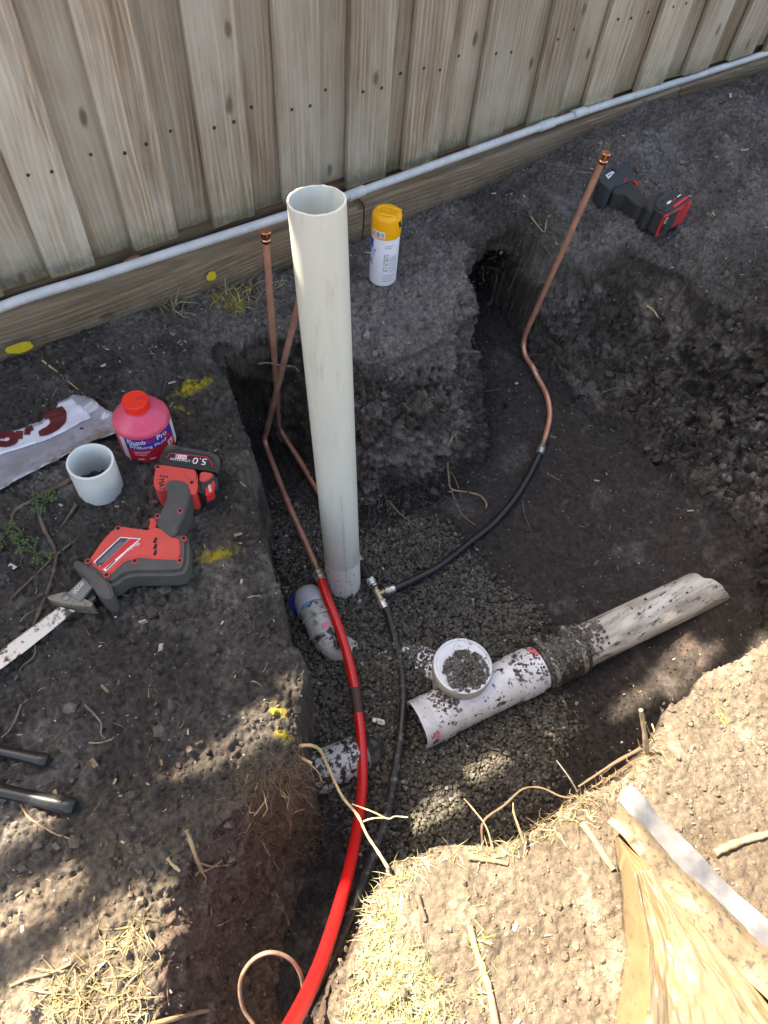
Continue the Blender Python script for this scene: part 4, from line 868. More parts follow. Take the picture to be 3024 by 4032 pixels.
dp('top_seam', [(1030,552),(1120,545),(950,672),(945,650)], .07, .0768, 'drill', bt, .001, 0)
for (x, y) in ((970,590),(990,672),(1012,745)): obj('screw_hole', revolve([(.0042, .0003), (.0001, .0003)], U(*RD(x, y), gd + .0768), (0, 0, 1), 14, 30), MT['dark_hole'], bt)
dp('red_stripe', [(1108,715),(1240,622),(1275,616),(1270,632),(1140,730),(1112,732)], .07, .0766, 'red_rib', bt, 0, 0)
dp('print_mark', [(1036,690),(1058,668),(1095,660),(1075,690),(1045,702)], .07, .0766, 'sticker', bt, 0, 0); dp('print_mark', [(1100,662),(1140,626),(1146,634),(1108,670)], .07, .0766, 'red_print', bt, 0, 0); dp('print_mark', [(1152,618),(1190,592),(1196,598),(1160,626)], .07, .0766, 'sticker', bt, 0, 0)
# ribbed red end plate standing on the battery's outer side
eA, eB = U(*RD(1040, 812), gd + .072), U(*RD(1300, 665), gd + .072); eD, eL = wdir(eA, eB); eN = np.cross(eD, [0, 0, 1.0]); eN /= np.linalg.norm(eN)
if eN @ (EYE - eA) < 0: eN = -eN
def on_end(s, h, d=0.0): return eA + eD * s + np.array([0, 0, h]) + eN * d
def plate(s0, s1, h0, h1, d0, d1, m, nm, par, bev=.0012):
    c = (on_end(s0, h0, d0) + on_end(s1, h1, d1)) / 2
    rt = Matrix(((eD[0], eN[0], 0, 0), (eD[1], eN[1], 0, 0), (0, 0, 1, 0), (0, 0, 0, 1)))
    return obj(nm, box(c, (abs(s1 - s0), abs(d1 - d0), abs(h1 - h0)), bev, rt), MT[m], par)
ep = plate(-.012, eL + .004, -.068, .0, -.004, .004, 'red_rib', 'red_end_plate', bt, .003)
for k in range(7):
    for j in range(5):
        plate(.012 + j * (eL - .014) / 5, .012 + (j + .92) * (eL - .014) / 5, -.064 + k * .0090, -.0570 + k * .0090, .003, .0062, 'red_rib', 'rib', ep, .001)
plate(-.010, .008, -.060, -.004, .003, .0055, 'dark_hole', 'gauge_panel', ep)
plate(-.0065, .0045, -.026, -.008, .005, .0062, 'sticker', 'gauge_mark', ep, 0); plate(-.0045, .0025, -.024, -.010, .0055, .0066, 'dark_hole', 'gauge_mark', ep, 0)
# ---- spray can
can_b = G(1503 / K, 1092 / K); can_b = U(*zone(1350, 750, 300 / 1659)(862, 1900), can_b[2] - .002)
RCN = zone(1350, 750, 300 / 1659); rcan = .0375
ct = above(can_b, *RCN(845, 430)); hc = ct[2] - can_b[2]; print('can height', hc)
can = thing('spray_can', 'white spray paint can with a yellow cap standing by the fence', 'spray can', tuple(can_b))
zc = hc * .70
obj('can_body', revolve([(0, .002), (rcan - .004, .002), (rcan - .001, 0), (rcan, .003), (rcan, zc), (rcan - .001, zc + .002)], can_b, (0, 0, 1), 56, 30), MT['can_white'], can)
vc = EYE - can_b; ang_c = math.atan2(vc[1], vc[0])
capm = revolve([(rcan + .0002, zc), (rcan + .0012, zc + .001), (rcan + .0012, hc - .010), (rcan - .001, hc - .004), (rcan - .006, hc - .0005), (rcan - .012, hc), (rcan - .020, hc - .002), (0, hc - .003)], can_b, (0, 0, 1), 64, 40)
cap_c = obj('cap', capm, MT['can_cap'], can)
dd = np.array([math.cos(ang_c + 1.35), math.sin(ang_c + 1.35)]); ee = np.array([-dd[1], dd[0]])
tr = [can_b[:2] + dd * a + ee * b for a, b in [(-.022, -.004), (-.018, -.011), (-.006, -.014), (.034, -.014), (.034, .014), (-.006, .014), (-.018, .011), (-.022, .004)]]
rimo = [np.array([*p, 0]) for p in tr]
wall_pts = [can_b + np.array([*(dd * a + ee * b), hc - .001]) for a, b in [(.033, -.016), (-.004, -.017), (-.018, -.014), (-.026, -.004), (-.026, .004), (-.018, .014), (-.004, .017), (.033, .016)]]
obj('finger_well', slab(rimo, can_b[2] + hc - .012, can_b[2] + hc - .0035 + .0012, .001, 2, 1), mat('cap_well_yellow', (.80, .33, .004), .5), cap_c)
obj('well_rim', tube(smooth_path(wall_pts, 5), .0034, 10), MT['can_cap'], cap_c)
obj('button', slab([np.array([*(can_b[:2] + dd * a + ee * b), 0]) for a, b in [(-.016, -.008), (.004, -.009), (.006, 0), (.004, .009), (-.016, .008), (-.019, 0)]], can_b[2] + hc - .01, can_b[2] + hc + .0006, .002, 3, 1), MT['can_cap'], cap_c)
nzp = can_b + np.array([math.cos(ang_c + 1.1) * (rcan + .0006), math.sin(ang_c + 1.1) * (rcan + .0006), hc - .024])
obj('nozzle_slot', box(nzp, (.0022, .011, .022), .002, Matrix.Rotation(ang_c + 1.1, 4, 'Z') @ Matrix.Rotation(.35, 4, 'X')), MT['dark_hole'], cap_c)
def wrap(base, rad, a0, a1, z0, z1, n=16):                # curved label: angle in radians from the camera side, + = right as seen
    V = []; Fc = []
    for i in range(n + 1):
        a = a0 + (a1 - a0) * i / n
        for z in (z0, z1): V.append(base + np.array([rad * math.cos(a), rad * math.sin(a), z]))
    for i in range(n): Fc.append((2 * i, 2 * i + 1, 2 * i + 3, 2 * i + 2))
    return mesh_of(V, Fc, 60)
def wrap_text(s, base, rad, a0, a1, z0, hgt_):
    V, Fc = text_data(s); sx = (a1 - a0) / V[:, 0].max(); sy = hgt_ / V[:, 1].max()
    return mesh_of([base + np.array([rad * math.cos(a0 + v[0] * sx), rad * math.sin(a0 + v[0] * sx), z0 + v[1] * sy]) for v in V], Fc)
bc = obj('barcode', wrap(can_b, rcan + .0016, ang_c - 1.0, ang_c - .05, zc + .006, zc + .024), MT['sticker'], cap_c)
for k in range(13):
    a = ang_c - .95 + k * .066; obj('bar', wrap(can_b, rcan + .0019, a, a + random.choice((.018, .03, .04)), zc + .0075, zc + .021, 2), MT['print_dark'], bc)
for k, (z0, a0, a1) in enumerate([(zc - .018, .0, .72), (zc - .024, .0, .5), (zc - .060, .0, .9)] + [(.038 - i * .0065 + .052, .4, 1.05) for i in range(8)] + [(.034 - i * .006, .0, .95 - .1 * (i % 3)) for i in range(4)]):
    obj('small_print', wrap(can_b, rcan + .0004, ang_c + a0, ang_c + a1, z0, z0 + .0022, 8), MT['print_grey'], can)
for k in range(3):
    z0 = .086 - k * .019
    ic = obj('pictogram', wrap(can_b, rcan + .0004, ang_c + .0, ang_c + .32, z0, z0 + .0145, 6), MT['print_grey'], can)
    for (p, q, s1, s2) in ((.05, .12, .2, .5), (.16, .27, .35, .75), (.08, .2, .65, .9)): obj('pictogram_figure', wrap(can_b, rcan + .0007, ang_c + p, ang_c + q, z0 + .0145 * s1, z0 + .0145 * s2, 3), MT['sticker'], ic)
obj('lettering', wrap_text('SPRAY', can_b, rcan + .0005, ang_c - 2.3, ang_c - .62, .085, .026), MT['print_blue'], can)
obj('lettering', wrap_text('MARK', can_b, rcan + .0005, ang_c - 2.1, ang_c - .80, .058, .020), MT['print_blue'], can)
obj('blue_emblem', wrap(can_b, rcan + .0005, ang_c - 1.6, ang_c - .92, zc - .034, zc - .006, 8), MT['print_blue'], can)
# ---- primer bottle
gb = G(*TL(1045, 560)); bot_b = U(*TL(1040, 520), gb[2] - .003)
bt_top = above(bot_b, *TL(912, 225)); hb = bt_top[2] - bot_b[2]; print('bottle height', hb)
zmid = bot_b + np.array([0, 0, hb * .45]); dep = (zmid - EYE) @ CF; rb = 385 * .565 * dep / F / 2; print('bottle r', rb)
bottle = thing('primer_bottle', 'pink primer fluid bottle with scarlet cap beside the plastic bag', 'bottle', tuple(bot_b))
hs = hb * .60
obj('bottle_body', revolve([(0, .004), (rb * .85, .003), (rb * .93, 0), (rb * .985, .006), (rb, .016), (rb, hs * .5), (rb, hs), (rb * .98, hs + hb * .04), (rb * .90, hs + hb * .095), (rb * .70, hs + hb * .17), (rb * .52, hs + hb * .215), (rb * .46, hs + hb * .23), (rb * .45, hb * .9)], bot_b, (0, 0, 1), 64, 40), MT['bottle'], bottle)
capb = []
for k in range(80):
    a = 2 * math.pi * k / 80
cpo = obj('cap', revolve([(rb * .44, hb * .795), (rb * .475, hb * .80), (rb * .475, hb * .815), (rb * .455, hb * .82), (rb * .455, hb * .985), (rb * .44, hb * .997), (rb * .41, hb), (rb * .40, hb * .994), (0, hb * .994)], bot_b, (0, 0, 1), 72, 30), MT['bottle_cap'], bottle)
vb = EYE - bot_b; ab = math.atan2(vb[1], vb[0])
for k in range(3): obj('cap_stamp', box(bot_b + np.array([.006 + k * .006, -.001 * k, hb * .9945]), (.0035, .009, .001), 0), MT['lab_red'], cpo)
rl = rb + .0005
lab = obj('label', wrap(bot_b, rl, ab - .85, ab + 1.05, hs * .12, hs * .56), MT['lab_red'], bottle)
obj('label_band', wrap(bot_b, rl + .0001, ab - .85, ab + 1.05, hs * .56, hs * .96), MT['lab_blue'], bottle)
for a0, a1 in ((-1.12, -.87), (1.07, 1.42)): obj('label_edge', wrap(bot_b, rl, ab + a0, ab + a1, hs * .12, hs * .94), MT['lab_white'], bottle)
obj('low_liquid', wrap(bot_b, rb + .0003, 0, 2 * math.pi, .010, hs * .10, 60), MT['bottle_low'], bottle)
rt_ = rl + .0006
for s, a0, a1, z0, hh, m_ in (('Plumb', -.75, -.12, .79, .013, 'sticker'), ('tec', -.10, .22, .79, .013, 'red_print'), ('Pro', .30, .72, .79, .014, 'sticker'), ('PVC', -.70, -.30, .685, .011, 'sticker'), ('Priming Fluid', -.70, .62, .58, .011, 'sticker')):
    obj('lettering', wrap_text(s, bot_b, rt_, ab + a0, ab + a1, hs * z0, hh), MT[m_], lab)
obj('label_square', wrap(bot_b, rt_, ab + .55, ab + .85, hs * .64, hs * .78, 6), MT['lab_red'], lab); obj('hazard_square', wrap(bot_b, rt_, ab + .66, ab + .92, hs * .34, hs * .52, 6), MT['sticker'], lab)
obj('hazard_mark', wrap(bot_b, rt_ + .0004, ab + .72, ab + .86, hs * .39, hs * .47, 6), MT['red_print'], lab)
for k in range(3): obj('small_print', wrap(bot_b, rt_, ab - .62, ab - .05 - .08 * k, hs * (.48 - .06 * k), hs * (.495 - .06 * k), 6), MT['lab_white'], lab)
for a0 in (-.55, -.15): obj('small_print', wrap(bot_b, rt_, ab + a0, ab + a0 + .22, hs * .19, hs * .23, 4), MT['lab_white'], lab)
# ---- short pvc offcut
gp = G(*TL(705, 900)); oc_b = U(*TL(704, 832), gp[2] - .004); oc_t = above(oc_b, *TL(680, 622)); ho = oc_t[2] - oc_b[2]
dep = (oc_t - EYE) @ CF; ro = 318 * .565 * dep / F / 2; print('offcut', ho, ro)
oc = obj('pvc_offcut', revolve([(ro, 0), (ro, ho * .5), (ro, ho - .001), (ro - .001, ho), (ro - .0045, ho), (ro - .005, ho - .001), (ro - .005, ho * .5), (ro - .005, 0)], oc_b, (0.02, -.02, 1), 64, 35, closed=True), MT['pvc_grey'], None, tuple(oc_b))
tag(oc, 'short open ring of pale pvc pipe standing between the bag and the saw', 'pipe offcut')
# ---- bolt cutter handles at the left edge
RH5 = zone(0, 2800, 500 / 1659)
bcut = thing('bolt_cutters', 'black tool handles with rubber grips at the left edge of the bank', 'hand tool', tuple(U(*RH5(300, 1100), .01)))
for (a, b, rr0) in (((-1100, 280), (612, 650), .0098), ((-1100, 800), (965, 1250), .0116)):
    pa_, pb2 = U(*RH5(*a), .018), U(*RH5(*b), .014); n = 24; P = [pa_ + (pb2 - pa_) * k / n for k in range(n + 1)]
    P = [np.array([p[0], p[1], max(p[2], hgt(p[0], p[1]) * .5 + .5 * p[2] + .004)]) for p in P]
    R = [rr0 * (1.0 + .18 * math.exp(-((k - n + .5) / 1.6) ** 2) - .06 * math.sin(k * .5)) for k in range(n + 1)]; R[-1] *= .80
    hd = obj('handle', tube(smooth_path(P, 2), np.interp(np.linspace(0, n, 2 * n + 1), range(n + 1), R), 22, sm=60), MT['handle'], bcut)
    d_ = (P[-1] - P[-2]) / np.linalg.norm(P[-1] - P[-2]); obj('end_flange', revolve([(rr0 * 1.05, -.020), (rr0 * 1.20, -.016), (rr0 * 1.22, -.003), (rr0 * .95, .002), (0, .003)], P[-1], d_, 26, 40), MT['handle'], hd)
jA, jB = U(*RH5(-1100, 280), .02), U(*RH5(-1100, 800), .02); jc = (jA + jB) / 2; jd = (jA - U(*RH5(612, 650), .014)); jd /= np.linalg.norm(jd)
obj('jaw_block', tube([jA, jc + jd * .05], .012, 12), MT['shoe'], bcut); obj('jaw_block', tube([jB, jc + jd * .05], .012, 12), MT['shoe'], bcut); obj('jaw', tube([jc + jd * .05, jc + jd * .13], [.016, .006], 12), MT['shoe'], bcut)
# ---- films
def film(name, label, cat, zone_, outline, ztop, matn, ridge, seed, lift=.004, thick=.0012, wr=.005, step=.006):
    P = [U(*zone_(x, y), ztop) for x, y in outline]; xs = [p[0] for p in P]; ys = [p[1] for p in P]
    gx_ = np.arange(min(xs) - .01, max(xs) + .01, step); gy_ = np.arange(min(ys) - .01, max(ys) + .01, step); A, B = np.meshgrid(gx_, gy_)
    d, ins = poly_dist(A.ravel(), B.ravel(), [(p[0], p[1]) for p in P]); d = np.where(ins, d, -d); keep = d > -step * .7
    A, B = A.ravel().copy(), B.ravel().copy()
    # pull the fringe on to the outline
    fr_ = np.where(keep & (d < step * .75))[0]; Q = np.array([[p[0], p[1]] for p in P]); Q2 = np.roll(Q, -1, 0); E_ = Q2 - Q
    pt_ = np.stack([A[fr_], B[fr_]], 1); t_ = np.clip(((pt_[:, None] - Q[None]) * E_[None]).sum(-1) / (E_ ** 2).sum(-1)[None], 0, 1); cand = Q[None] + E_[None] * t_[..., None]
    k_ = np.argmin(((cand - pt_[:, None]) ** 2).sum(-1), 1); near = cand[np.arange(len(fr_)), k_]; A[fr_], B[fr_] = near[:, 0], near[:, 1]
    zz = hgt(A, B)
    return A, B, d, keep, zz, gx_, gy_
def grid_film(name, me_fn, A, B, Z_, keep, shape, thick, m, parent=None, loc=None):
    ny2, nx2 = shape; idm = -np.ones(ny2 * nx2, int); use = np.where(keep)[0]; idm[use] = np.arange(len(use)); I = idm.reshape(shape)
    q = np.stack([I[:-1, :-1], I[:-1, 1:], I[1:, 1:], I[1:, :-1]], -1).reshape(-1, 4); q = q[(q >= 0).all(1)]
    me_ = mesh_of(np.stack([A[use], B[use], Z_[use]], 1), q.tolist(), 80); o = obj(name, me_, m, parent, loc)
    so_ = o.modifiers.new('thickness', 'SOLIDIFY'); so_.thickness = thick; so_.offset = -1
    return o, me_
def hgt_s(x, y): return np.mean([hgt(x + a, y + b) for a in (-.03, -.015, 0, .015, .03) for b in (-.03, -.015, 0, .015, .03)], axis=0)
bag_out = [(-420,640),(-200,590),(0,520),(150,470),(290,420),(380,345),(410,320),(425,272),(455,262),(495,245),(520,220),(600,222),(680,270),(750,320),(830,342),(850,400),(848,462),(760,505),(700,530),(520,640),(300,760),(120,850),(0,915),(-200,1000),(-420,1080)]
A, B, d, keep, zz, fx, fy = film('', '', '', TL, bag_out, .008, None, None, 3)
b0_, b1_ = U(*TL(-100, 640), 0), U(*TL(560, 330), 0); bd_ = (b1_ - b0_)[:2]; bd_ /= np.linalg.norm(bd_); bnv = np.array([-bd_[1], bd_[0]])
cr_v = (A - b0_[0]) * bnv[0] + (B - b0_[1]) * bnv[1]; cr_u = (A - b0_[0]) * bd_[0] + (B - b0_[1]) * bd_[1]
zf = hgt_s(A, B) + .010 + .005 * np.abs(fbm(cr_u * .8, cr_v * 3, 0 * A, 8, 2, 3)) + .0022 * fbm(cr_u, cr_v, 0 * A, 26, 2, 5) + .004 * np.exp(-((cr_v + .03 - .12 * cr_u) / .025) ** 2) + .006 * np.exp(-(d / .02) ** 2)
keep &= (zf > -9)
bag = thing('plastic_bag', 'crumpled printed plastic bag lying flat left of the pink bottle', 'plastic bag', tuple(U(*TL(300, 600), .01)))
bo, bme = grid_film('film', None, A, B, zf, keep, (len(fy), len(fx)), .0012, MT['bag_clear'], bag)
def film_z(x, y):
    i = np.clip(np.searchsorted(fx, x) - 1, 0, len(fx) - 2); j = np.clip(np.searchsorted(fy, y) - 1, 0, len(fy) - 2); Zq = zf.reshape(len(fy), len(fx)); return max(Zq[j, i], Zq[j + 1, i], Zq[j, i + 1], Zq[j + 1, i + 1])
band = [(-420,640),(-200,595),(0,525),(150,475),(290,425),(385,345),(410,322),(428,275),(460,266),(497,250),(515,235),(560,275),(648,350),(560,410),(470,470),(350,525),(150,600),(0,660),(-200,730),(-420,800)]
P2 = [U(*TL(x, y), .012) for x, y in band]; dA, insA = poly_dist(A, B, [(p[0], p[1]) for p in P2]); kb = (insA | (dA < .0035)) & keep
A2, B2 = A.copy(), B.copy(); fr_ = np.where(kb & (dA < .0045))[0]; Q = np.array([[p[0], p[1]] for p in P2]); E_ = np.roll(Q, -1, 0) - Q; pt_ = np.stack([A[fr_], B[fr_]], 1)
t_ = np.clip(((pt_[:, None] - Q[None]) * E_[None]).sum(-1) / (E_ ** 2).sum(-1)[None], 0, 1); cand = Q[None] + E_[None] * t_[..., None]; k_ = np.argmin(((cand - pt_[:, None]) ** 2).sum(-1), 1); A2[fr_], B2[fr_] = cand[np.arange(len(fr_)), k_].T
grid_film('white_panel', None, A2, B2, zf + .0022, kb, (len(fy), len(fx)), .0006, MT['bag_white'], bag)
def on_film(pts, w0, nm_='print'):
    P = smooth_path([U(*TL(x, y), .014) for x, y in pts], 8); V = []; Fc = []
    for i, p in enumerate(P):
        a = P[min(i + 1, len(P) - 1)] - P[max(i - 1, 0)]; n_ = np.array([-a[1], a[0]]); n_ /= np.linalg.norm(n_)
        ww = w0 if np.isscalar(w0) else np.interp(i / (len(P) - 1), np.linspace(0, 1, len(w0)), w0)
        for s in (-1, 0, 1):
            x, y = p[0] + n_[0] * s * ww / 2, p[1] + n_[1] * s * ww / 2; V.append((x, y, film_z(x, y) + .0036))
    for i in range(len(P) - 1):
        for k in (0, 1): Fc.append((i * 3 + k, i * 3 + k + 1, i * 3 + k + 4, i * 3 + k + 3))
    obj(nm_, mesh_of(V, Fc, 60), MT['maroon'], bag)
on_film([(395,318),(412,350),(418,392),(405,425),(370,455),(325,478),(288,490)], [.034, .040, .034, .028, .024, .020, .012]); on_film([(385,330),(405,365)], .044)
on_film([(250,452),(205,468)], .016); on_film([(215,462),(208,500)], .012); on_film([(160,478),(150,528)], .015)
on_film([(-60,520),(20,505),(85,500),(118,515),(112,548),(70,570),(10,572),(-60,592)], .017); on_film([(60,515),(0,530),(-60,560)], .012)
# ---- the sack at lower right
RS = zone(2350, 2950, 674 / 1378)
zS = .03
def upS(x, y, z=zS): return U(*RS(x, y), z)
sA = upS(232, 330); sB = upS(1378, 1460); ud = (sB - sA)[:2]; uL = np.linalg.norm(ud); ud /= uL; vd = np.array([ud[1], -ud[0]])
if (upS(200, 2000)[:2] - sA[:2]) @ vd < 0: vd = -vd
sack = thing('plastic_sack', 'glossy tan plastic sack with a milky top hem in the sunny corner', 'sack', tuple(sA))
nu, nv = 150, 60
def sheet_faces(a, b): 
    I = np.arange((a + 1) * (b + 1)).reshape(a + 1, b + 1); return np.stack([I[:-1, :-1], I[:-1, 1:], I[1:, 1:], I[1:, :-1]], -1).reshape(-1, 4).tolist()
def sackgrid(u0, u1, v_of, nm, m, seed, hfun, thick=.0012):
    u = np.linspace(u0, u1, nu + 1); v0, v1 = v_of(u); q = np.linspace(0, 1, nv + 1)
    Ug = np.repeat(u[:, None], nv + 1, 1); Vg = v0[:, None] + (v1 - v0)[:, None] * q[None]
    x = sA[0] + ud[0] * Ug + vd[0] * Vg; y = sA[1] + ud[1] * Ug + vd[1] * Vg
    z = hfun(Ug, Vg, np.repeat(q[None], nu + 1, 0))
    me_ = mesh_of(np.stack([x.ravel(), y.ravel(), z.ravel()], 1), sheet_faces(nu, nv), 80); o = obj(nm, me_, m, sack); so_ = o.modifiers.new('thickness', 'SOLIDIFY'); so_.thickness = thick; so_.offset = 0; return o
def uvof(x, y):
    p = upS(x, y)[:2] - sA[:2]; return p @ ud, p @ vd
hem = [uvof(200, 420), uvof(600, 860), uvof(1378, 1590)]; hem_t = [uvof(265, 235), uvof(870, 840), uvof(1378, 1330)]
fold = [uvof(182, 700), uvof(560, 1180), uvof(960, 1650), uvof(1300, 1990)]
lft_ = [uvof(180, 700), uvof(235, 1200), uvof(285, 1600), uvof(190, 2212), uvof(140, 2500)]
def interp_uv(L, u): L = sorted(L); return np.interp(u, [p[0] for p in L], [p[1] for p in L])
gS = lambda x, y: float(hgt(x, y))
u_end = uL * 1.9; gs0 = gS(sA[0], sA[1])
def strip_v(u): return interp_uv(hem_t, u), interp_uv(hem, u) + .004
sackgrid(min(hem[0][0], hem_t[0][0]) + .006, u_end, strip_v, 'hem_strip', MT['sack_strip'], 1, lambda u, v, q: gs0 + .032 + .010 * fbm(u, v * .6, 0 * u, 14, 3, 2) + .012 * q)
def band_v(u): return interp_uv(hem, u), interp_uv(fold, u)
sackgrid(min(hem[0][0], fold[0][0]) + .002, u_end, band_v, 'shoulder', MT['sack_band'], 2, lambda u, v, q: gs0 + .043 + (.02 * q + .014 * np.sin(np.pi * q)) * (1 - np.exp(-np.maximum(u, 0) / .03)) + .005 * fbm(u, v, 0 * u, 16, 3, 7))
# front panel: long wrinkles fanning out from the top corner
farL = [upS(182, 705), upS(235, 1200), upS(285, 1600), upS(190, 2212), upS(100, 2900)]; farR = [upS(182, 700), upS(560, 1180), upS(960, 1650), upS(1300, 1990), upS(1900, 2700)]
na, nb = 130, 150
def poly_at(Lp, s):
    Lp = np.array(Lp); c = np.concatenate([[0], np.cumsum(np.linalg.norm(np.diff(Lp[:, :2], axis=0), axis=1))]); c /= c[-1]; return np.stack([np.interp(s, c, Lp[:, k]) for k in range(2)], -1)
gz0 = gS(*poly_at(farL, .3))
ss = np.linspace(0, 1, na + 1); qq = np.linspace(0, 1, nb + 1); S_, Q_ = np.meshgrid(ss, qq, indexing='ij')
pl_, pr_ = poly_at(farL, ss), poly_at(farR, ss); XY = pl_[:, None] + (pr_ - pl_)[:, None] * Q_[..., None]
fan = .012 * np.sin(4.0 * np.pi * Q_ + 2.2 * noise(S_, Q_, 0 * S_ + .4, 2.2, 3))
zz_ = gz0 + (.065 * np.minimum(1, Q_ / .10) ** .6 + fan * np.minimum(1, S_ * 2.5) * np.minimum(1, Q_ / .08) * (1 - .5 * Q_) + .008 * fbm(S_ * 1.2, Q_ * 2.4, 0 * S_, 4, 3, 6)) * np.minimum(1, .35 + S_ * 4) - .020 * np.clip((Q_ - .80) / .2, 0, 1)
fp = obj('front_panel', mesh_of(np.concatenate([XY.reshape(-1, 2), zz_.reshape(-1, 1)], 1), sheet_faces(na, nb), 80), MT['sack'], sack); so_ = fp.modifiers.new('thickness', 'SOLIDIFY'); so_.thickness = .0012; so_.offset = 0

# ================================================================== LOOSE STONES, CLODS, ROOTS, GRASS
def arr_mesh(V, Fa, nvf, cols=None, smooth=False):
    me = bpy.data.meshes.new('m'); me.vertices.add(len(V)); me.vertices.foreach_set('co', np.asarray(V, np.float32).ravel())
    Fa = np.asarray(Fa, np.int32); me.loops.add(Fa.size); me.loops.foreach_set('vertex_index', Fa.ravel()); me.polygons.add(len(Fa))
    me.polygons.foreach_set('loop_start', np.arange(0, Fa.size, nvf, dtype=np.int32)); me.polygons.foreach_set('loop_total', np.full(len(Fa), nvf, np.int32)); me.update(calc_edges=True)
    me.polygons.foreach_set('use_smooth', np.full(len(Fa), smooth))
    if cols is not None: set_col(me, cols)
    return me
_b = bmesh.new(); bmesh.ops.create_icosphere(_b, subdivisions=1, radius=1); ICO = np.array([v.co[:] for v in _b.verts]); ICF = np.array([[v.index for v in f.verts] for f in _b.faces]); _b.free()
def rocks(P, size, cols, jitter=.28, flat=(.5, 1.0)):
    n = len(P); J = 1 + jitter * rng.standard_normal((n, 12, 1)); V = ICO[None] * J
    sc = np.stack([np.ones(n), rng.uniform(.65, 1, n), rng.uniform(*flat, n)], 1); V = V * sc[:, None] * np.asarray(size)[:, None, None]
    q = rng.standard_normal((n, 4)); q[:, 1:3] *= .45; q /= np.linalg.norm(q, axis=1)[:, None]; w_, x, y, z = q.T
    R = np.stack([np.stack([1 - 2 * (y * y + z * z), 2 * (x * y - z * w_), 2 * (x * z + y * w_)], -1), np.stack([2 * (x * y + z * w_), 1 - 2 * (x * x + z * z), 2 * (y * z - x * w_)], -1), np.stack([2 * (x * z - y * w_), 2 * (y * z + x * w_), 1 - 2 * (x * x + y * y)], -1)], 1)
    V = np.einsum('nij,nkj->nki', R, V) + np.asarray(P)[:, None]; Fa = (ICF[None] + 12 * np.arange(n)[:, None, None]).reshape(-1, 3)
    return arr_mesh(V.reshape(-1, 3), Fa, 3, np.repeat(cols, 12, 0))
def in_poly(P, px, z):
    W = [tuple(U(x, y, z)[:2]) for x, y in px]; d, ins = poly_dist(P[:, 0], P[:, 1], W); return np.where(ins, d, -d)
# gravel bed
grav = [(595,1075),(598,1200),(622,1300),(640,1400),(652,1500),(660,1600),(700,1650),(740,1740),(790,1850),(850,1880),(960,1860),(1080,1830),(1170,1740),(1205,1640),(1240,1560),(1195,1480),(1150,1400),(1165,1330),(1080,1270),(1010,1200),(960,1140),(900,1120),(800,1155),(700,1130)]
W = np.array([U(x, y, FLOOR)[:2] for x, y in grav]); N0 = 42000
P = np.stack([rng.uniform(W[:, 0].min() - .05, W[:, 0].max() + .08, N0), rng.uniform(W[:, 1].min() - .05, W[:, 1].max() + .05, N0)], 1)
d = in_poly(P, grav, FLOOR); pz = hgt(P[:, 0], P[:, 1]); keep = (rng.uniform(0, 1, N0) < sst(d, -.05, .025) ** 1.6) & (pz < FLOOR + .09)
P, pz = P[keep], pz[keep]; n = len(P); sz = rng.uniform(.0032, .0066, n); print('gravel', n)
gc = np.array([.088, .081, .068]) * rng.uniform(.55, 1.5, (n, 1)) * np.array([1, 1, 1]) + rng.uniform(-.004, .004, (n, 3)); lt = rng.uniform(0, 1, n) > .985; gc[lt] = gc[lt] * 2.6 + .04
bed = obj('gravel', rocks(np.column_stack([P, pz + rng.uniform(-.001, .006, n)]), sz, np.clip(gc, .01, .5)), MT['gravel']); tag(bed, 'dark crushed rock bedding spread over the pit floor', 'gravel', kind='stuff')
# gravel left on top of the cap, coupling and pipes
PP = []; SS = []
def put(p, s): PP.append(p); SS.append(s)
cu_ = U(1012, 1462, ctop[2]) - ctop; cu_[2] = 0
for k in range(420):
    a = rng.uniform(0, 2 * math.pi); q = rng.uniform(0, 1) ** .6; p = cu_ * .55 + np.array([math.cos(a), math.sin(a), 0]) * .052 * q
    if np.linalg.norm(p) < RC - .006: put(ctop + p + np.array([0, 0, .001 + .014 * (1 - q) * rng.uniform(0, 1)]), rng.uniform(.0032, .006))
u0 = np.array([0, 0, 1.0]) - da * da[2]; u0 /= np.linalg.norm(u0); v0 = np.cross(da, u0)
def on_run(s0, s1, rad, n, spread, bias=0.0, lo=.0025, hi=.0055):
    for k in range(n):
        a = rng.normal(bias, spread); s = rng.uniform(s0, s1)
        if abs(a) < 1.25: put(e0 + da * s + (rad + .0015) * (math.cos(a) * u0 + math.sin(a) * v0), rng.uniform(lo, hi))
on_run(q0 + .004, q1 + .008, RK, 420, .45, -.05); on_run(s_j - .09, s_j - .015, RJ, 110, .45, 0); on_run(q1, q1 + .06, RJ, 90, .35, -.2); on_run(.04, s_sock + .06, RJ, 170, .4, -.35); on_run(q1, s_end - .05, RJ, 22, .5, 0, .002, .004)
for k in range(420):
    s = rng.uniform(.25, 1) * bl; a = rng.normal(.15, .5); ub = np.array([0, 0, 1.0]) - ba * ba[2]; put(br0 + ba * s + .0475 * (math.cos(a) * ub + math.sin(a) * np.cross(ba, ub)), rng.uniform(.003, .006))
for k in range(150):
    i = int(rng.uniform(22, len(bs) - 1)); a = rng.normal(0, .9); tdir = bs[i] - bs[i - 1]; tdir /= np.linalg.norm(tdir); ub = np.array([0, 0, 1.0]) - tdir * tdir[2]; put(bs[i] + (RB - .001) * (math.cos(a) * ub + math.sin(a) * np.cross(tdir, ub)), rng.uniform(.0025, .005))
PP = np.array(PP); n = len(PP); gc = np.array([.115, .106, .092]) * rng.uniform(.45, 1.5, (n, 1)); tag(obj('gravel_heap', rocks(PP, SS, np.clip(gc, .01, .5)), MT['gravel']), 'gravel heaped on the screw cap, coupling and drain pipe', 'gravel', kind='stuff')
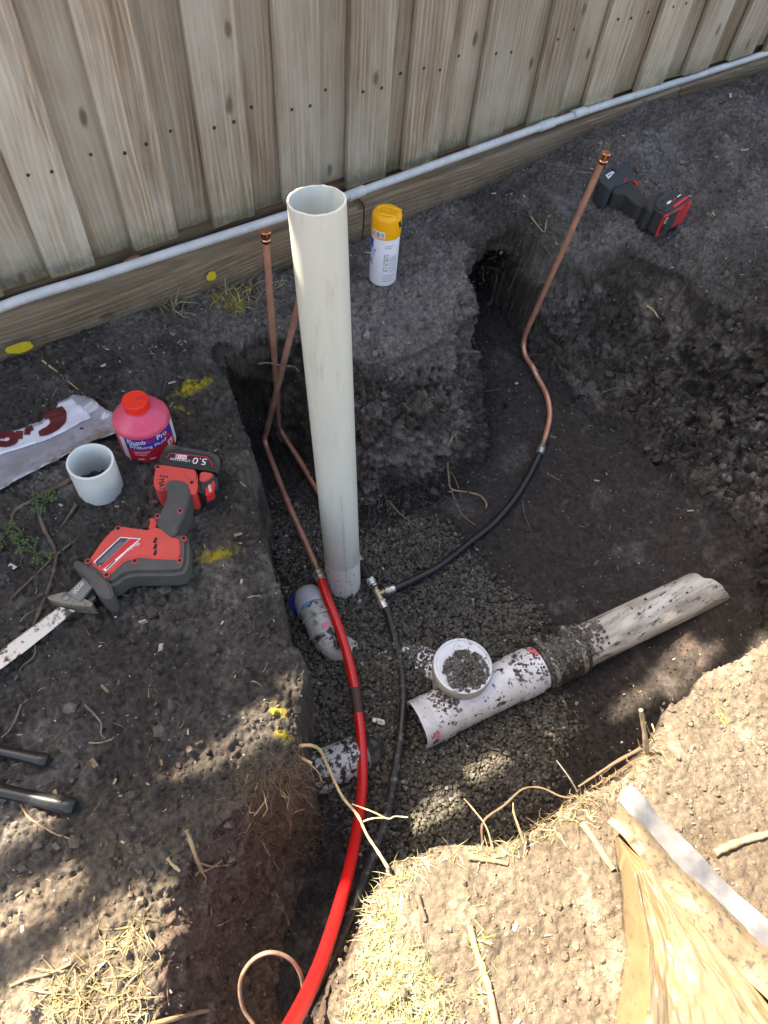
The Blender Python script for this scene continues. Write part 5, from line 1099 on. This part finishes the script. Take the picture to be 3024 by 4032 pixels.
# soil clods over the banks and the pit sides
N0 = 26000; P = np.stack([rng.uniform(-.45, 3.0, N0), rng.uniform(-.45, 1.5, N0)], 1); iD = (np.clip(np.searchsorted(gy, P[:, 1]), 0, len(gy) - 1), np.clip(np.searchsorted(gx, P[:, 0]), 0, len(gx) - 1))
sf = smooth_floor.reshape(GX.shape)[iD]; wl = walls.reshape(GX.shape)[iD]; rr_ = rough_right.reshape(GX.shape)[iD]; dens = fbm(P[:, 0], P[:, 1], 0 * P[:, 0], 6, 3, 300)
inG = in_poly(P, grav, FLOOR) > 0; pz = hgt(P[:, 0], P[:, 1])
fr = (P[:, 1] < .10) & (P[:, 0] > .1) & (pz > -.1)
keep = (rng.uniform(0, 1, N0) < np.clip(.42 + .5 * dens + .3 * wl + .5 * rr_ - .50 * sf - .36 * fr, .02, 1)) & ~(inG & (pz < FLOOR + .06))
P, pz, iD = P[keep], pz[keep], (iD[0][keep], iD[1][keep]); rr_ = rr_[keep]; n = len(P); cc = C.reshape(*GX.shape, 3)[iD]
sz = np.clip(rng.lognormal(-5.75, .50, n), .0014, .022) * (1 + .9 * rr_); bigk = rng.uniform(0, 1, n) < .03 * (1 + 5 * rr_); sz[bigk] *= 1.9; sz = np.minimum(sz, .034)
print('clods', n); tag(obj('soil_clods', rocks(np.column_stack([P, pz + sz * .25]), sz, np.clip(cc * rng.uniform(.7, 1.35, (n, 1)), .008, .6), .18, (.55, .95)), MT['clod']), 'loose crumbs and clods of soil strewn over the banks', 'soil', kind='stuff')
# finer crumbs
N0 = 56000; P = np.stack([rng.uniform(-.45, 2.6, N0), rng.uniform(-.45, 1.5, N0)], 1); iD = (np.clip(np.searchsorted(gy, P[:, 1]), 0, len(gy) - 1), np.clip(np.searchsorted(gx, P[:, 0]), 0, len(gx) - 1)); pz = hgt(P[:, 0], P[:, 1])
keep = (rng.uniform(0, 1, N0) < np.clip(.45 + .6 * fbm(P[:, 0], P[:, 1], 0 * P[:, 0], 9, 3, 333) - .42 * smooth_floor.reshape(GX.shape)[iD], .04, 1)) & ~((in_poly(P, grav, FLOOR) > 0) & (pz < FLOOR + .06))
P, pz, iD = P[keep], pz[keep], (iD[0][keep], iD[1][keep]); n = len(P); sz = np.clip(rng.lognormal(-6.25, .38, n), .001, .0052); cc = C.reshape(*GX.shape, 3)[iD] * rng.uniform(.7, 1.5, (n, 1))
OC = np.array([(1, 0, 0), (0, 1, 0), (-1, 0, 0), (0, -1, 0), (0, 0, 1), (0, 0, -1.)]); OF = np.array([(0, 1, 4), (1, 2, 4), (2, 3, 4), (3, 0, 4), (1, 0, 5), (2, 1, 5), (3, 2, 5), (0, 3, 5)])
aa = rng.uniform(0, 6.28, n); V = OC[None] * (1 + .3 * rng.standard_normal((n, 6, 1))) * sz[:, None, None]; ca_, sa_ = np.cos(aa)[:, None], np.sin(aa)[:, None]
V = np.stack([V[..., 0] * ca_ - V[..., 1] * sa_, V[..., 0] * sa_ + V[..., 1] * ca_, V[..., 2] * .8], -1) + np.column_stack([P, pz + sz * .3])[:, None]
tag(obj('soil_crumbs', arr_mesh(V.reshape(-1, 3), (OF[None] + 6 * np.arange(n)[:, None, None]).reshape(-1, 3), 3, np.repeat(np.clip(cc, .01, .6), 6, 0)), MT['clod']), 'fine soil crumbs scattered over the dug ground', 'soil', kind='stuff')
# pale chips, bark flakes and grit
N0 = 2800; P = np.stack([rng.uniform(-.45, 2.8, N0), rng.uniform(-.45, 1.49, N0)], 1); pz = hgt(P[:, 0], P[:, 1]); inG = in_poly(P, grav, FLOOR) > 0
keep = ~(inG & (pz < FLOOR + .06)) & (rng.uniform(0, 1, N0) < np.where(pz > -.12, .8, .22)); P, pz = P[keep], pz[keep]; n = len(P)
pal = np.array([(.42, .40, .36), (.32, .25, .15), (.20, .14, .085), (.10, .07, .05), (.36, .30, .18), (.13, .12, .11)]); cc = pal[rng.integers(0, 6, n)] * rng.uniform(.7, 1.2, (n, 1))
ln_ = np.where(rng.uniform(0, 1, n) < .8, rng.uniform(.0015, .004, n), rng.uniform(.004, .010, n)); V = []
a = rng.uniform(0, 6.28, n); tl = rng.normal(0, .3, n); wdh = ln_ * rng.uniform(.18, .6, n); dx, dy = np.cos(a), np.sin(a)
Q = np.zeros((n, 8, 3))
for k, (s, w_, h_) in enumerate([(-1, -1, 0), (1, -.6, 0), (.8, 1, 0), (-.9, .7, 0), (-1, -1, 1), (1, -.6, 1), (.8, 1, 1), (-.9, .7, 1)]):
    Q[:, k, 0] = P[:, 0] + dx * s * ln_ - dy * w_ * wdh; Q[:, k, 1] = P[:, 1] + dy * s * ln_ + dx * w_ * wdh; Q[:, k, 2] = pz + .001 + tl * s * ln_ * .6 + .001 + h_ * .0012
fa = np.array([(3, 2, 1, 0), (4, 5, 6, 7), (0, 1, 5, 4), (1, 2, 6, 5), (2, 3, 7, 6), (3, 0, 4, 7)]); Fa = (fa[None] + 8 * np.arange(n)[:, None, None]).reshape(-1, 4)
tag(obj('chip_litter', arr_mesh(Q.reshape(-1, 3), Fa, 4, np.repeat(cc, 8, 0)), MT['chip']), 'pale wood chips and grit littered over the soil', 'litter', kind='stuff')
# grass blades: strips bent over
def blades(P, base_z, ln, wd, lean, dirs, cols, nseg=5):
    n = len(P); s = np.linspace(0, 1, nseg + 1); bend = rng.uniform(.2, 1.6, n); curl = rng.normal(0, .45, n)
    th = lean[:, None] + bend[:, None] * s[None]; st = ln[:, None] / nseg
    hx = np.cumsum(np.sin(th) * st, 1) - np.sin(th[:, :1]) * st; hz = np.cumsum(np.cos(th) * st, 1) - np.cos(th[:, :1]) * st
    az = dirs[:, None] + curl[:, None] * s[None]; x = P[:, 0:1] + hx * np.cos(az); y = P[:, 1:2] + hx * np.sin(az); z = base_z[:, None] + hz
    z = np.maximum(z, hgt(x.ravel(), y.ravel()).reshape(x.shape) + .001)
    w_ = wd[:, None] * (1 - s[None] ** 1.5 * .85); nxv, nyv = -np.sin(az), np.cos(az)
    V = np.stack([np.stack([x - nxv * w_, y - nyv * w_, z], -1), np.stack([x + nxv * w_, y + nyv * w_, z + .0006], -1)], 2).reshape(n, -1, 3); m = 2 * (nseg + 1)
    f = np.array([(2 * i, 2 * i + 1, 2 * i + 3, 2 * i + 2) for i in range(nseg)]); Fa = (f[None] + m * np.arange(n)[:, None, None]).reshape(-1, 4)
    return arr_mesh(V.reshape(-1, 3), Fa, 4, np.repeat(cols, m, 0))
def scatter_px(px, n):
    xs_ = [p[0] for p in px]; ys_ = [p[1] for p in px]; out = []
    X_, Y_ = rng.uniform(min(xs_), max(xs_), n * 3), rng.uniform(min(ys_), max(ys_), n * 3); d, ins = poly_dist(X_, Y_, px); return np.stack([X_[ins], Y_[ins]], 1)[:n]
def tuft(name, label, px, n, lnr, wdr, z=0.0, pal=((.32, .27, .155), (.28, .25, .125), (.21, .215, .09), (.36, .33, .23)), clump=None, leanr=(.2, 1.3)):
    S = scatter_px(px, n); P = np.array([U(x, y, z)[:2] for x, y in S]); n = len(P)
    if clump is not None:
        k = rng.integers(0, max(2, n // clump), n); cen = P[:max(2, n // clump)]; P = cen[k % len(cen)] + rng.normal(0, .007, (n, 2))
    c = np.array(pal)[rng.integers(0, len(pal), n)] * rng.uniform(.75, 1.2, (n, 1))
    o = obj(name, blades(P, hgt(P[:, 0], P[:, 1]) - .002, rng.uniform(*lnr, n), rng.uniform(*wdr, n), rng.uniform(*leanr, n), rng.uniform(0, 6.28, n), c), MT['grass']); return tag(o, label, 'grass', kind='stuff')
tuft('dry_grass', 'bleached turf edge above the trench beside the red pipe', [(850,1862),(935,1848),(880,1910),(862,1970),(850,2010),(930,2080),(965,2150),(960,2240),(740,2240),(770,2150),(790,2050),(800,1950)], 1700, (.010, .034), (.0004, .0010), clump=5, leanr=(.7, 1.55))
tuft('grass_fringe', 'thin straw and green blades along the sunlit pit rim', [(965,1835),(1080,1805),(1200,1758),(1290,1700),(1310,1730),(1200,1800),(1060,1850),(970,1870)], 220, (.012, .035), (.0005, .0011), clump=5)
tuft('grass_fringe', 'small green tuft on the sunny plateau at the right edge', [(1540,1500),(1590,1500),(1590,1545),(1540,1545)], 18, (.010, .022), (.0006, .0012), pal=((.22, .28, .06), (.30, .34, .10)))
tuft('grass_fringe', 'scattered green blades on the sandy foreground', [(1010,1990),(1100,1960),(1120,2120),(1020,2150)], 45, (.012, .035), (.0006, .0012), pal=((.26, .30, .08), (.46, .40, .2)), clump=6)
tuft('dry_grass', 'straggling dry grass on the lit left bank at the bottom', [(200,2030),(280,1960),(330,1990),(350,2060),(330,2130),(340,2230),(120,2230),(110,2150)], 300, (.015, .055), (.0006, .0013), clump=7, leanr=(.5, 1.5), pal=((.27, .22, .13), (.24, .20, .10), (.20, .15, .085)))
tuft('dry_grass', 'yellow sprayed grass tuft at the foot of the plinth', [(470,640),(545,640),(550,700),(470,700)], 90, (.02, .055), (.0008, .0018), -.06, ((.42, .34, .02), (.30, .24, .10), (.5, .42, .05), (.16, .14, .08)), 7)
tuft('dry_grass', 'dead grass hanging under the plinth left of the copper pipe', [(330,690),(620,620),(625,660),(350,730)], 170, (.03, .09), (.0007, .0015), -.06, ((.20, .16, .10), (.12, .09, .06), (.34, .28, .18)), 6)
tuft('straw_litter', 'loose straw strewn over the soil around the tools', [(0,800),(440,760),(520,900),(590,1300),(630,1600),(300,1900),(0,1900)], 190, (.010, .040), (.0003, .0008), 0, ((.22, .18, .11), (.14, .11, .08), (.10, .085, .07), (.36, .30, .18)), None, (1.2, 1.6))
tuft('straw_litter', 'bits of straw on the right bank and slope', [(1150,430),(1659,250),(1659,1200),(1500,1150),(1200,800)], 120, (.008, .03), (.0003, .0008), 0, ((.22, .18, .11), (.12, .10, .08), (.40, .34, .22)), None, (1.2, 1.6))
# fine roots
def rootlets(name, label, px, n, lnr, rad, z, matn, drop=.6, z_spread=0.0, push=.012):
    S = scatter_px(px, n); Vs = []; Fs = []; off = 0
    for (x, y) in S:
        p = G(x, y, .003); L = rng.uniform(*lnr); m = 7; a = rng.uniform(0, 6.28); P = [p.copy()]; dirv = np.array([math.cos(a), math.sin(a), rng.uniform(-.4, .5)])
        for k in range(m):
            dirv = dirv + rng.normal(0, .55, 3); dirv[2] -= drop * .35; dirv /= np.linalg.norm(dirv); q = P[-1] + dirv * L / m; h = float(hgt(q[0], q[1])); q[2] = max(q[2], h + rng.uniform(.001, push)); P.append(q)
        V, Fc = tube_data(P, np.linspace(rad, rad * .35, m + 1) * rng.uniform(.6, 1.3), 3, False); Vs += V; Fs += [tuple(i + off for i in f) for f in Fc]; off += len(V)
    tag(obj(name, arr_mesh(np.array(Vs), np.array(Fs), 4, None, True), MT[matn]), label, 'roots', kind='stuff')
rootlets('fine_roots', 'mat of fine brown roots hanging from the cut left bank', [(540,1700),(640,1640),(690,1660),(705,1760),(690,1840),(600,1850),(540,1800)], 360, (.03, .10), .0007, 0, 'root_fine', .6, push=.03)
rootlets('fine_roots', 'fine dark roots over the reddish trench slope', [(400,1800),(560,1780),(690,1850),(640,2000),(560,2150),(420,2100)], 110, (.03, .09), .0007, 0, 'root_dark')
rootlets('fine_roots', 'wispy roots at the foot of the middle soil bank', [(770,1080),(960,1040),(1000,1090),(950,1160),(790,1170)], 60, (.03, .08), .0007, 0, 'root_grey')
rootlets('fine_roots', 'wispy roots on the left wall behind the copper pipes', [(570,1000),(660,1050),(670,1200),(600,1230)], 45, (.03, .09), .0007, 0, 'root_grey')
rootlets('fine_roots', 'thin roots around the hollow and the right slope', [(1030,520),(1180,540),(1230,700),(1420,860),(1300,900),(1130,760),(1050,700)], 80, (.02, .08), .0007, 0, 'root_grey')
rootlets('fine_roots', 'bristling pale rootlets along the sunlit pit rim', [(1120,1790),(1270,1700),(1370,1640),(1410,1580),(1430,1600),(1390,1670),(1280,1740),(1140,1820)], 190, (.015, .05), .0007, 0, 'root', .3, push=.02)
# twigs and single roots
def twig(name, label, cat, px, rad, matn, lift=.001, rel=None, zs=None, taper=.5, branches=()):
    def line(q, r0, zq=None):
        P = []
        for k, (x, y) in enumerate(q):
            P.append(U(x, y, zq[k]) if zq is not None else G(x, y, r0 * .7 + lift))
        P = smooth_path(P, 5); n = len(P); R = r0 * (1 - (1 - taper) * np.linspace(0, 1, n)) * (1 + .12 * rng.standard_normal(n)); return tube(P, R, 8, True, 60), P[0]
    me_, p0 = line(px, rad, zs)
    if not branches: o = obj(name, me_, MT[matn], None, tuple(p0)); return tag(o, label, cat)
    o = thing(name, label, cat, tuple(p0)); obj('stem', me_, MT[matn], o)
    for (q, r1, zq) in branches: obj('side_root', line(q, r1, zq)[0], MT[matn], o)
    return o
f5 = lambda L: [R5b(x, y) for x, y in L]
g5 = lambda L, zz: (f5(L), zz)
zr = [-.03, -.02, -.05, -.08, -.10, -.10, -.09, -.06, -.02, .004]
twig('bare_root', 'long peeled root reaching from the left bank across the red pipe', 'root', f5([(180,525),(330,510),(440,560),(505,690),(600,900),(700,1090),(850,1270),(950,1480),(1080,1680),(1185,1850)]), .0033, 'root_tan', zs=zr, taper=.75,
     branches=((f5([(790,1150),(900,1190),(1040,1245),(1160,1305)]), .0016, [-.09, -.085, -.08, -.075]), (f5([(915,1340),(1000,1310),(1120,1300),(1200,1310),(1260,1285),(1400,1295)]), .0016, [-.085, -.08, -.08, -.08, -.08, -.08]), (f5([(160,600),(300,690),(420,800),(460,900)]), .0016, [-.04, -.06, -.09, -.12])))
twig('snapped_root', 'snapped pale root stub at the corner of the left bank', 'root', f5([(210,625),(280,670),(355,705)]), .0028, 'root_tan', zs=[-.03, -.035, -.04], taper=.9)
R3a = zone(0, 1344, 1512 / 1659); R4a = zone(1512, 1344, 1512 / 1659); R5a = zone(0, 2688, 1512 / 1659); R6a = zone(1512, 2688, 1512 / 1659); R2a = zone(1512, 0, 1512 / 1659)
def tw(name, label, z_, pts, rad, m, **k): return twig(name, label, 'twig' if 'root' not in name else 'root', [z_(x, y) for x, y in pts], rad, m, **k)
tw('stick', 'thick bark-covered stick running from under the pvc offcut', R3a, [(330,590),(270,630),(200,660),(130,700),(70,740),(60,790),(95,830),(100,880)], .0055, 'bark', taper=.45)
tw('stick', 'long brown stick crossing the clover weeds behind the saw blade', R3a, [(168,735),(195,820),(238,900),(245,960),(215,1070),(170,1180),(150,1230)], .0042, 'bark', taper=.8)
tw('stick', 'thin stick lying across the long brown stick by the weeds', R3a, [(310,885),(230,945),(140,1030),(50,1120)], .0030, 'bark', taper=.6)
tw('stick', 'pale peeled stick on the soil above the plastic bag', R3a, [(185,88),(240,130),(300,180),(362,232)], .0028, 'root_tan')
tw('stick', 'pointed strip of bark beside the weeds', R3a, [(335,715),(300,765),(265,815)], .0045, 'bark', taper=.3)
tw('stick', 'thin twig running under the shadow of the saw blade', R3a, [(70,1470),(100,1410),(150,1360),(155,1290)], .0025, 'bark')
tw('twig', 'dark twig behind the pink bottle', R3a, [(720,130),(715,190),(700,250)], .0014, 'root_dark'); tw('twig', 'wispy twig between the bag and the bottle', R3a, [(420,245),(470,270),(510,285)], .0014, 'root_grey')
tw('broken_root', 'grey broken root bridging the hole behind the copper pipes', R3a, [(1060,85),(1110,95),(1160,93),(1215,105),(1270,110),(1290,130)], .0042, 'root_grey', zs=[-.10, -.10, -.10, -.10, -.11, -.12])
tw('forked_root', 'pale forked root hanging down the front of the middle bank', R4a, [(295,415),(272,480),(278,590),(290,640),(350,655),(410,670),(440,700),(440,722)], .0034, 'root', taper=.6, branches=(([R4a(x, y) for x, y in [(290,640),(310,700),(345,760),(430,818)]], .0014, None), ([R4a(x, y) for x, y in [(285,570),(310,610),(335,690)]], .0012, None)))
tw('forked_root', 'branching dead root at the foot of the middle bank', R4a, [(20,695),(70,750),(130,795),(150,830),(205,900)], .0024, 'root_grey', branches=(([R4a(x, y) for x, y in [(130,795),(160,770),(200,760)]], .0011, None), ([R4a(x, y) for x, y in [(140,810),(175,850),(180,900)]], .0011, None)))
tw('twig', 'lone twig standing off the pit floor by the black pipe', R4a, [(215,750),(235,800),(258,840)], .0013, 'root_grey'); tw('twig', 'thin bent twig under the arc of the black pipe', R4a, [(598,690),(605,740),(635,830)], .0013, 'root_grey')
tw('twig', 'pale twig on the floor below the right copper fitting', R4a, [(705,575),(740,595),(775,612)], .0014, 'root'); tw('forked_root', 'wiry root on the rough right slope', R4a, [(940,225),(1000,210),(1050,208),(1090,218)], .0018, 'root_grey', branches=(([R4a(x, y) for x, y in [(1000,210),(970,240),(940,265)]], .0011, None),))
tw('stick', 'short brown stick lodged in the middle bank', R4a, [(438,222),(470,216),(508,212)], .0032, 'bark')
tw('forked_root', 'v-shaped root on the face beneath the fence by the hollow', R2a, [(630,935),(660,975),(690,1010),(700,960),(715,935)], .0026, 'root', taper=.8)
tw('stick', 'thin stick passing behind the dark drill', R2a, [(785,725),(830,745),(900,757)], .0018, 'root'); tw('stick', 'straight thin stick beyond the drill trigger', R2a, [(1075,742),(1120,740),(1158,738)], .0016, 'root_grey')
tw('stick', 'thin root drooping from the plinth to the soil', R2a, [(195,750),(205,800),(220,860)], .0018, 'root', zs=[.02, -.01, -.045]); tw('twig', 'wispy twig at the soil edge below the plinth', R2a, [(185,900),(215,868),(280,868)], .0016, 'root_grey')
tw('wood_splinter', 'yellow splinter of wood on the right slope', R2a, [(1130,1335),(1155,1355),(1182,1378)], .0036, 'root_tan'); tw('wood_splinter', 'pale splinter of wood on the far right bank', R2a, [(1535,662),(1552,660),(1570,655)], .0036, 'root_tan')
tw('forked_root', 'broken root with a tangled pale tip on the reddish slope', R5a, [(808,640),(830,700),(850,760),(875,820)], .0036, 'root', taper=.8, branches=tuple(([R5a(x, y) for x, y in L], .0016, None) for L in ([(860,780),(920,795),(1000,785)], [(875,820),(920,800),(960,770)], [(870,810),(850,830),(835,850)], [(875,820),(890,850),(870,890)])))
tw('snapped_root', 'snapped pale root stub sticking out of the lit bank edge', R5a, [(725,760),(750,790),(778,815)], .0030, 'root_tan', taper=.9)
tw('bare_root', 'long thin root trailing down the trench slope', R5a, [(1045,560),(1120,610),(1190,640)], .0022, 'root_dark'); tw('bare_root', 'crooked root in the middle of the trench slope', R5a, [(1130,680),(1160,740),(1200,800),(1220,820)], .0022, 'root'); tw('bare_root', 'root ending in a pale tip low on the trench slope', R5a, [(1190,900),(1215,960),(1240,1010),(1250,1050)], .0020, 'root')
tw('bare_root', 'dark straight root low in the trench', R5a, [(920,1190),(945,1260),(965,1330),(970,1375)], .0028, 'root_dark'); tw('stick', 'thick pale root lying along the bottom edge of the trench', R5a, [(640,1480),(760,1450),(880,1420),(1000,1408)], .0038, 'root', taper=.8)
tw('twig', 'crooked twig on the shaded left bank', R5a, [(370,100),(410,140),(440,180),(440,225),(458,245)], .0022, 'root_grey'); tw('twig', 'curved twig below the crooked twig on the left bank', R5a, [(385,262),(430,262),(480,250),(515,225)], .0020, 'root'); tw('twig', 'twig at the left edge above the black handles', R5a, [(95,100),(70,160),(45,215),(10,240)], .0022, 'root_grey')
tw('twig', 'green-brown stem below the black handles', R5a, [(95,530),(125,580),(165,610),(230,650),(355,692)], .0022, 'root'); tw('twig', 'twig crossing the lit grass at bottom left', R5a, [(50,1310),(120,1280),(210,1260),(310,1215)], .0026, 'root')
tw('stick', 'long dry stick lying on the sunny foreground', R6a, [(368,1050),(392,1150),(430,1260),(455,1340),(480,1475)], .0052, 'root', taper=1.0); tw('stick', 'short dark stick at the turf edge', R6a, [(140,920),(160,980),(175,1030)], .0048, 'bark', taper=.8); tw('stick', 'curved pale stick near the pit rim', R6a, [(365,755),(430,765),(490,775),(530,785)], .0048, 'root', taper=.6)
tw('stick', 'flat weathered stick left of the sack', R6a, [(850,610),(900,680),(950,760),(985,810)], .0060, 'root', taper=.8)
tw('upright_stub', 'cut root stub standing up at the sunlit pit rim', R6a, [(1135,300),(1128,240),(1120,180),(1110,118)], .0052, 'root', zs=[-.02, .02, .05, .085], taper=.75)
tw('bare_root', 'reddish root lying along the shaded side of the pit rim', R6a, [(1110,285),(1000,345),(900,410),(840,450)], .0034, 'root_dark', zs=[-.03, -.04, -.05, -.06]); tw('bare_root', 'dark root looping over the pit rim', R6a, [(425,700),(430,600),(520,530),(600,460),(680,455),(760,490),(820,500)], .0026, 'root_dark', zs=[-.05, -.03, -.03, -.04, -.04, -.03, -.02])
tw('twig', 'green twig curving up from the rim', R6a, [(605,690),(580,620),(560,560),(558,520)], .0026, 'root', zs=[.0, .02, .03, .04]); tw('twig', 'thin twig leaning over the gravel at the rim', R6a, [(470,715),(440,620),(380,540),(345,500)], .0018, 'root', zs=[-.01, .0, .0, .0])
tw('twig', 'wispy twig rising from the rim grass', R6a, [(835,470),(800,410),(745,335)], .0018, 'root_grey', zs=[-.02, .0, .0]); tw('twig', 'pair of dry stems beside the cut root stub', R6a, [(1170,260),(1145,210),(1130,170)], .0012, 'root', zs=[.0, .03, .05])
tw('stick', 'dry root half sunk in soil right of the sack', R6a, [(1420,740),(1480,710),(1560,680),(1659,655)], .0060, 'root', taper=1.0); tw('twig', 'thin root trailing over the sunny plateau', R6a, [(1140,195),(1200,300),(1250,380)], .0014, 'root')
# loop of wire-like root at the bottom of the trench
lp = [(1095,1475),(1052,1410),(1036,1330),(1048,1260),(1090,1200),(1150,1168),(1210,1172),(1265,1205),(1300,1265),(1310,1330)]; lz = [-.10, -.08, -.05, -.02, .0, .01, .0, -.02, -.05, -.09]
tag(obj('root_loop', tube(smooth_path([U(*R5a(x, y), z) for (x, y), z in zip(lp, lz)], 6), .0032, 10), MT['wire'], None, tuple(U(*R5a(*lp[0]), -.1))), 'brown hoop of stiff root standing in the trench left of the red pipe', 'root')
# clover weed on the left bank
weed = thing('clover_weed', 'straggling green clover weed on the soil behind the saw', 'weed', tuple(G(*TL(250, 1150))))
Vs = []; Fs = []; off = 0; LV = []; LF = []
for (px, py, nst) in ((330, 960, 10), (170, 1190, 8), (260, 1310, 8), (60, 1250, 5)):
    for k in range(nst):
        a = rng.uniform(0, 6.28); Lp = rng.uniform(40, 120); P = [G(*TL(px + math.cos(a) * Lp * t_ + 6 * math.sin(5 * t_), py + math.sin(a) * Lp * t_ * .7), .004 + .018 * math.sin(math.pi * t_ * .8)) for t_ in (0, .33, .66, 1)]
        V, Fc = tube_data(P, .0009, 4, False); Vs += V; Fs += [tuple(i + off for i in f) for f in Fc]; off += len(V)
        for j in range(3):
            b = a + j * 2.1; c = P[-1] + np.array([math.cos(b), math.sin(b), .1]) * .005; o0 = len(LV)
            LV.append(c)
            for q in range(7): w_ = 2 * math.pi * q / 7; LV.append(c + np.array([math.cos(w_) * .0036, math.sin(w_) * .0036, .002 * math.cos(2 * w_) + .001]))
            LF += [(o0, o0 + 1 + q, o0 + 1 + (q + 1) % 7) for q in range(7)]
tag(obj('stems', arr_mesh(np.array(Vs), np.array(Fs), 4, None, True), MT['leaf'], weed), kind='stuff'); tag(obj('leaves', mesh_of(LV, LF), MT['leaf'], weed), kind='stuff')

# ================================================================== HEDGE BEHIND THE FENCE (above the frame; added unseen, its gaps shaped to place the sun patches)
HY = 1.72
def to_hedge(p): t_ = (HY - p[1]) / SUN[1]; q = p + SUN * t_; return q[0], q[2]
spots = []
def spot(px, py, z, rx, rz): spots.append((*to_hedge(U(px, py, z)), rx, rz))
for px, py, z, rx, rz in [(1459,1397,-.37,.06,.020),(1500,1430,-.37,.11,.022),(1420,1450,-.38,.07,.022),(1370,1505,-.40,.085,.024),(1205,1568,-.40,.022,.030),(1048,1652,-.40,.048,.036),(950,1740,-.40,.040,.040),(900,1770,-.40,.028,.035),(845,1640,-.37,.012,.03),
                          (572,1545,0,.030,.030),(557,1592,0,.060,.016),(425,1642,0,.050,.020),(70,1778,0,.050,.022),(60,1945,0,.07,.045)]: spot(px, py, z, rx, rz)
edge = [to_hedge(U(x, y, 0)) for x, y in ((50, 2075), (175, 1950), (280, 1895), (385, 1850), (640, 1690))] + [to_hedge(U(845, 1850, 0)), to_hedge(U(1200, 1750, 0)), to_hedge(U(1500, 1500, 0))]
print('spots z', [round(s[1], 2) for s in spots], 'edge', [(round(a, 2), round(b, 2)) for a, b in edge])
N0 = 80000; hx = rng.uniform(-2.0, 3.2, N0); hy = rng.uniform(1.67, 1.77, N0); hz = rng.uniform(1.40, 2.14, N0)
ex = sorted(edge[:5]); topz = np.interp(hx, [e[0] for e in ex], [e[1] for e in ex]) + .0 + .02 * noise(hx, hx * 0, hx * 0, 9, 7)
t_ = (HY - hy) / SUN[1]; qx, qz = hx + SUN[0] * t_, hz + SUN[2] * t_; keep = qz < topz
for (sx, sz_, rx, rz) in spots: keep &= ((qx - sx) / (rx * .9 + .030)) ** 2 + ((qz - sz_) / (rz * .75 + .030)) ** 2 > 1
hx, hy, hz = hx[keep], hy[keep], hz[keep]; n = len(hx); print('leaves', n)
q = rng.standard_normal((n, 2, 3)); a1 = q[:, 0] / np.linalg.norm(q[:, 0], axis=1)[:, None]; a2 = np.cross(a1, q[:, 1]); a2 /= np.linalg.norm(a2, axis=1)[:, None]; cpt = np.stack([hx, hy, hz], 1); ls = rng.uniform(.020, .030, n)[:, None]
V = np.stack([cpt - a1 * ls, cpt + a2 * ls * .5, cpt + a1 * ls, cpt - a2 * ls * .5], 1).reshape(-1, 3)
hedge = thing('dapple_hedge', 'unseen leafy hedge added behind the fence, gaps shaped to dapple the sun', 'hedge', (1.2, 1.72, 0))
obj('foliage', arr_mesh(V, np.arange(4 * n).reshape(n, 4), 4), MT['hedge'], hedge)
for k in range(9): obj('stem', tube(smooth_path([(-2 + k * .8, 1.72, -.05), (-2 + k * .8 + .05, 1.73, .7), (-2 + k * .8 - .04, 1.71, 1.4)], 5), [.014] * 4 + [.010] * 7, 8), MT['bark'], hedge)
